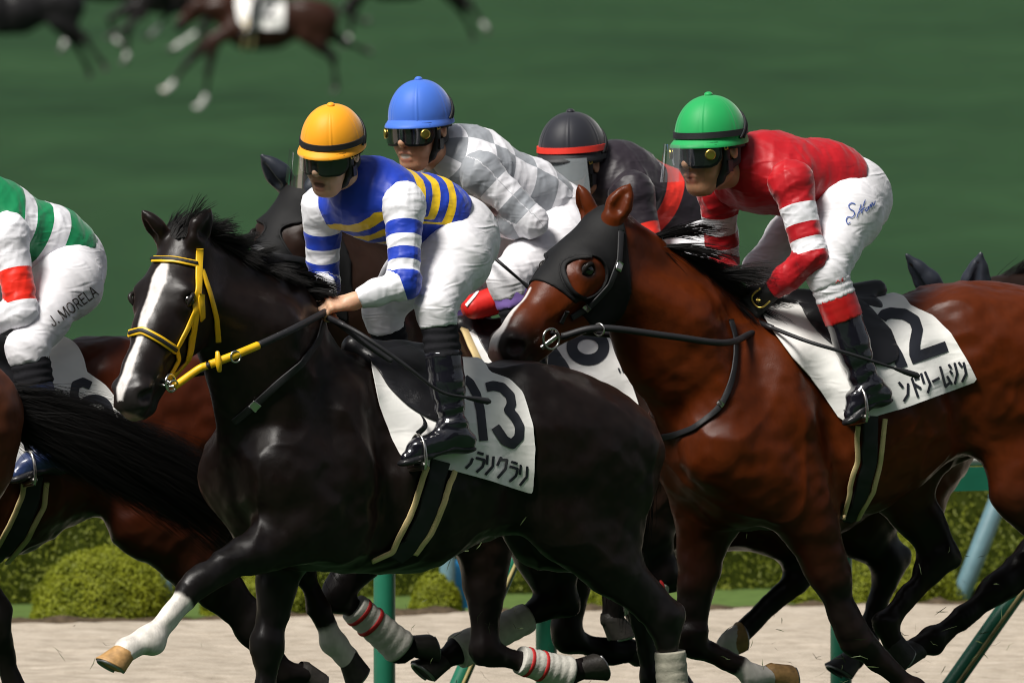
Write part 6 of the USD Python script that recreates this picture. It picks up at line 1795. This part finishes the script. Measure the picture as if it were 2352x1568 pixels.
# whips, each held in a hand
def whip(h, pts, label, r=.0062):
    p = np.array([h.fr(*q) for q in pts])
    t = thing('riding_whip', label, 'whip', [p[0][0], p[0][1], p[0][2]], None)
    q = spline(p, 30)
    put('shaft', tube(q, np.linspace(r * 1.3, r * .75, len(q)), 10), M_strap, t)
    put('handle', tube(q[:5], np.linspace(r * 1.9, r * 1.6, 5), 10), M_black, t)
    e, d = q[-1], unit(q[-1] - q[-3])
    put('flap', tube([e - d * .01, e + d * .03, e + d * .075, e + d * .085], np.array([.006, .010, .011, .006]), 8), M_strap, t)
whip(H13, [(740, 722, .12), (830, 768, .31), (930, 838, .385), (1010, 898, .405), (1078, 914, .40)], 'black riding whip in the bare hand of the blue and yellow jockey')
whip(H12, [(1722, 732, .06), (1850, 782, .30), (1960, 815, .375), (2062, 848, .39)], 'black riding whip in the black-gloved hand of the crimson jockey')
whip(H8, [(1060, 528, .08), (1140, 596, .36), (1205, 652, .38)], 'black riding whip across the white thigh of the blue-capped jockey')

# ---- lettering on the breeches
def writing(mesh, parent, text, x0, y0, x1, y1, height, mat, name, bold=False):
    m = meshkit.text_mesh(text, 1.0, 0.01, bold)
    v = np.array(m.vertices); f = np.array(m.faces)
    f = f[(m.face_normals[:, 2] > .9)]
    L = v[:, 0].max()
    a = np.array([x1 - x0, y1 - y0]) / L
    u = np.array([a[1], -a[0]]); u = u / np.linalg.norm(u) * height
    px = np.array([x0, y0]) + v[:, :1] * a + v[:, 1:2] * (u if u[1] < 0 else -u)
    P, N = sight(mesh, px[:, 0], px[:, 1])
    d = rays(px[:, 0], px[:, 1])
    ok = ~np.isnan(P[:, 0])
    V = np.where(ok[:, None], P - d * .003, 0)
    f = f[ok[f].all(1)]
    if len(f):
        t = trimesh.Trimesh(V, f, process=False); t.remove_unreferenced_vertices()
        put(name, t, mat, parent, smooth=False)
M_brownprint = mat_plain('brown_print', (.05, .035, .03), rough=.6)
M_blueprint = mat_plain('blue_ink', (.05, .10, .35), rough=.6)
writing(J6.breech, J6.br, 'J. MORELA', 122, 752, 228, 676, 26, M_brownprint, 'lettering')
sig = zoomed(1474.2, 184.3, .5093, [(0, 0)])
z4 = lambda pts: zoomed(1474.2, 184.3, .5093, pts)
for l in ([(962, 560), (945, 555), (932, 566), (940, 582), (955, 590), (958, 606), (946, 620), (930, 616), (920, 632), (928, 650), (940, 640)], [(988, 560), (978, 590), (968, 622)], [(1006, 540), (996, 570), (988, 602)], [(975, 600), (990, 585), (1004, 575)],
          [(1012, 575), (1006, 588), (1014, 590), (1020, 570), (1022, 585)], [(1026, 578), (1028, 560), (1034, 572), (1036, 552), (1044, 566), (1050, 545)]):
    m = decal(J12.breech, strokes([spline(np.array(z4(l)), 24)], 2.2), .003, 2.5)
    if m is not None and len(m.faces): put('signature', m, M_blueprint, J12.br, smooth=False)
# the red pad and its white tapes under the blue-capped rider
pd = Soft().cone(H8.fr(1088, 706, .10), H8.fr(1135, 690, .10), .040, .048, .02).cone(H8.fr(1088, 706, .0), H8.fr(1135, 690, .0), .045, .05, .08)
pm = pd.mesh(.008); relax(pm, 1)
pp = put('wither_pad', pm, mat_plain('red_pad', (.62, .012, .008), rough=.55), H8.path)
put('pad_tape', strap_on(pm, [(1072, 702), (1098, 672)], .012, .003, .003, step=3), M_cloth, pp)
writing(J12.body if False else both_cuff, J12.path, 'HAM', 1911, 652, 1940, 646, 14, M_redtape, 'lettering', True) if (both_cuff := globals().get('CUFF12')) is not None else None
# ------------------------------------------------------------------ manes and tails
hr = np.random.default_rng(11)
def mane(h, n, length, lean, a=0, b=None, **k):
    curves('mane', h.strands(h.crest[a:b], n, hr, length, lean, **k), .0026, M_hair, h.path)
back = lambda h: -h.fr.f
mane(H13, 6000, .19, back(H13) * 1.0 + UP * .05, 0, 15, droop=.70, wild=.40, side=.40, lift=.50, seg=11, clump=30)
curves('mane_tuft', H13.strands(H13.crest[0:7], 1500, hr, .17, back(H13) + UP * .55, droop=.45, wild=.55, side=.10, lift=.8, clump=16), .0026, M_hair, H13.path)
curves('forelock', H13.strands([H13.Hd(-.01, -.045, -.01), H13.Hd(.01, 0, .0), H13.Hd(-.01, .045, -.01)], 900, hr, .16, back(H13) + UP * .10, droop=.7, wild=.5, lift=.65, clump=14), .003, M_hair, H13.path)
mane(H12, 8500, .28, back(H12) * 1.0 - UP * .28, 3, 21, droop=.50, wild=.24, side=.34, lift=.20, clump=46, seg=12)
mane(H8, 900, .14, back(H8) + UP * .1, droop=.7, side=.2)
mane(HR, 1500, .16, back(HR) + UP * .45, 0, None, droop=.35, wild=.45, side=.05, lift=.8)
mane(HB, 700, .15, back(HB) + UP * .2)
def tail(h, n, path, spread, label=None, w=.0036, seed=5):
    """Tail hair along a path of trunk-frame points, spreading towards the end."""
    r = np.random.default_rng(seed)
    P = spline([h.T(*p) for p in path], 22)
    out = []
    cl = r.normal(0, 1, (26, 3))
    for i in range(n):
        c = cl[r.integers(26)]
        off = c * [1, .8, 1] * spread * .75 + r.normal(0, .25, 3) * spread
        L = r.uniform(.55, 1.0)
        m = max(4, int(len(P) * L))
        u = np.linspace(0, 1, m)
        ph = r.uniform(0, 6.28)
        out.append(P[:m] + (u ** 1.15)[:, None] * off + (.020 * np.sin(u * 6 + ph) * u)[:, None] * UP + (.03 * np.sin(u * 4 + 2 * c[0]) * u)[:, None] * UP + r.normal(0, .012, 3))
    curves('tail', out, w, M_hair, h.path)
tail(HL, 9000, [(-1.16, 0, -.22), (-1.26, .03, -.25), (-1.42, .08, -.32), (-1.62, .14, -.41), (-1.85, .18, -.52), (-2.12, .20, -.69)], .092, w=.0019)
tail(H6, 1800, [(-1.18, 0, -.19), (-1.28, .02, -.22), (-1.36, .04, -.38), (-1.44, .04, -.58), (-1.52, .02, -.75)], .07, seed=8)
tail(H13, 1200, [(-1.17, 0, -.19), (-1.22, .0, -.24), (-1.225, .0, -.42), (-1.20, .0, -.62), (-1.19, .0, -.80)], .035, seed=9)
tail(H12, 800, [(-1.18, 0, -.19), (-1.3, .0, -.18), (-1.5, .0, -.3), (-1.7, .0, -.5)], .07, seed=10)
# ------------------------------------------------------------------ horses far behind on the turf, and clippings thrown up
FG = 'blurred horses galloping on the far turf'
FSOCK = (.55, .55, .52)
def far_horse(label, withers, Y, coat, legs, seed, wraps=(), socks=None, sc=1.0):
    return Horse('racehorse', label, withers, Y, 6, 0, poll=(withers[0] - 120, withers[1] - 10), psi=10, alpha=50, neck=(withers[0] - 65, withers[1] + 25), legs=legs, coat=coat, group=FG, h=.024, fine=None, seed=seed, S=sc, neck_r=.2,
                 points={'dark': (.012, .010, .010), 'socks': socks or {}})
FM = far_horse('blurred brown horse with a white number 2 cloth, farthest legs white-hoofed', (575, -4), 172.0, (.034, .013, .008),
    {'nf': leg(E=(492, 92), K=(478, 168), F=(470, 228), C=(460, 243), B=(452, 253), T=(440, 255), horn=mat_plain('far_pale_hoof', (.45, .45, .42)), thick=.9),
     'ff': leg(E=(478, 95), K=(425, 152), F=(392, 198), C=(383, 206), B=(375, 213), T=(365, 210), horn=mat_plain('far_white_hoof', (.6, .55, .5))),
     'nh': leg(S=(708, 82), H=(765, 135), F=(770, 192), C=(772, 202), B=(772, 212), T=(764, 214)),
     'fh': leg(S=(730, 62), H=(795, 98), F=(835, 115), C=(843, 117), B=(853, 116), T=(853, 124))}, 51, socks={'ff': (.75, FSOCK), 'nf': (.97, FSOCK)})
fc, cp = saddle_cloth(FM, [(545, -60), (541, -20), (542, 20), (548, 50), (562, 62), (590, 64), (618, 66), (652, 66), (654, 20), (650, -20)], lift=.02, label='white cloth with a blurred black 2')
letter(fc, cp, 'number_two', [[(604, 8), (614, -2), (628, 2), (630, 14), (612, 34), (606, 40), (634, 40)]], 7, lift=.006, step=3)
put('girth', strap_on(FM.mesh, [(566, 40), (564, 80), (560, 112)], .05, .02, .01, step=3), M_cream, FM.path)
put('girth', strap_on(FM.mesh, [(584, 40), (582, 80), (578, 112)], .05, .02, .01, step=3), M_cream, FM.path)
FH = {'nf': leg(E=(-68, 97), K=(-105, 158), F=(-135, 205), C=(-140, 214), B=(-146, 222), T=(-156, 222))}
def gallop(w, k=1.0, v=0):
    x, y = w; q = lambda a, b: (x + a * k, y + b * k)
    if v == 0:
        return {'nf': leg(E=q(-60, 98), K=q(-84, 165), F=q(-85, 218), C=q(-88, 228), B=q(-92, 238), T=q(-102, 240)), 'ff': leg(E=q(-70, 96), K=q(-128, 128), F=q(-110, 182), C=q(-100, 186), B=q(-88, 192), T=q(-86, 202)),
                'nh': leg(S=q(130, 90), H=q(100, 150), F=q(40, 190), C=q(28, 200), B=q(16, 212), T=q(8, 206)), 'fh': leg(S=q(140, 80), H=q(170, 140), F=q(128, 190), C=q(118, 200), B=q(110, 212), T=q(100, 208))}
    return {'nf': leg(E=q(-62, 98), K=q(-110, 140), F=q(-64, 168), C=q(-54, 166), B=q(-40, 160), T=q(-34, 170)), 'ff': leg(E=q(-66, 96), K=q(-90, 160), F=q(-96, 214), C=q(-100, 224), B=q(-104, 234), T=q(-114, 236)),
            'nh': leg(S=q(140, 84), H=q(200, 128), F=q(236, 178), C=q(244, 186), B=q(250, 196), T=q(240, 204)), 'fh': leg(S=q(140, 84), H=q(180, 140), F=q(205, 190), C=q(210, 200), B=q(215, 210), T=q(205, 214))}
F2 = far_horse('blurred black horse with white-wrapped legs galloping just ahead of the brown one', (372, -78), 184.0, (.016, .014, .014), gallop((372, -78), .95, 0), 57, socks={'nf': (.8, FSOCK), 'nh': (.3, FSOCK), 'fh': (.3, FSOCK), 'ff': (.7, FSOCK)})
F3 = far_horse('blurred dark horse at the upper left corner of the turf', (-8, -38), 172.0, (.014, .013, .014), gallop((-8, -38), 1.02, 1), 61, socks={'ff': (.9, FSOCK), 'nf': (.9, FSOCK)})
F5 = far_horse('blurred black horse between the corner horse and the white-wrapped one', (230, -108), 182.0, (.010, .009, .010), gallop((230, -108), .96, 0), 71, socks={'nf': (.85, FSOCK), 'fh': (.6, FSOCK)})
F4 = far_horse('blurred dark horse galloping last on the far turf, above the blue cap', (890, -108), 186.0, (.018, .014, .012), gallop((890, -108), .94, 1), 67, socks={'ff': (.75, FSOCK), 'nh': (.9, FSOCK)})
bs = dict(jacket=M_breech, sleeve=M_breech, helmet=mat_helmet('far_white_cap', (.7, .7, .7)), clasp=False)
FJ = Jockey('blurred rider whose dark boot hangs over the far number 2 cloth', FM,
    dict(pelvis=(640, -62, 0), waist=(622, -78, 0), chest=(592, -92, 0), neck=(578, -98, 0), ns=(596, -88, .17), fs=(592, -92, -.17), ne=(590, -48, .22), fe=(588, -52, -.22), nw=(560, -38, .1), fw=(558, -40, -.1), nh=(545, -36, .05), fh=(543, -38, -.05),
         nhip=(640, -52, .14), fhip=(640, -52, -.14), nk=(590, -20, .27), fk=(588, -22, -.27), na=(578, 62, .31), fa=(576, 60, -.31), nt=(564, 72, .31), ft=(562, 70, -.31)),
    ((558, -112, 0), 10, 10, 0, 1.05), bs, seed=17, hands=(), S=1.0, coarse=2.6, h=.018, group=None)

# ---- grass thrown up by the hooves
gr = np.random.default_rng(23)
V, Fc = [], []
def blade(p, L, w, d):
    side = unit(np.cross(d, gr.normal(0, 1, 3))); bend = unit(np.cross(d, side)) * L * gr.uniform(-.25, .25)
    k = len(V) * 6
    pts = [p - d * L / 2, p + bend, p + d * L / 2]
    V.append(np.array([pts[0] - side * w * .5, pts[0] + side * w * .5, pts[1] - side * w, pts[1] + side * w, pts[2] - side * w * .2, pts[2] + side * w * .2]))
    Fc.extend([[k, k + 1, k + 3], [k, k + 3, k + 2], [k + 2, k + 3, k + 5], [k + 2, k + 5, k + 4]])
def fling(n, x0, x1, y0, y1, Y0=39.4, Y1=43.8, L=(.015, .05)):
    for _ in range(n):
        p = at(gr.uniform(x0, x1), gr.uniform(y0, y1), gr.uniform(Y0, Y1))
        blade(p, gr.uniform(*L), gr.uniform(.0009, .0019), unit(gr.normal(0, 1, 3) * [1, .4, 1]))
fling(36, 100, 2350, 1400, 1568); fling(26, 1050, 2350, 1430, 1568, L=(.02, .06)); fling(26, 1900, 2352, 1430, 1568, L=(.02, .05)); fling(25, 900, 1250, 1150, 1500); fling(14, 2000, 2352, 1250, 1500); fling(14, 300, 1900, 850, 1400)
M_blade = mat_plain('grass_clipping', (.05, .075, .02), rough=.7, var=.6, vscale=6)
put('flying_grass', (np.vstack(V), np.array(Fc)), M_blade, smooth=False, kind='stuff', label='loose grass blades thrown up by the hooves', cat='grass')
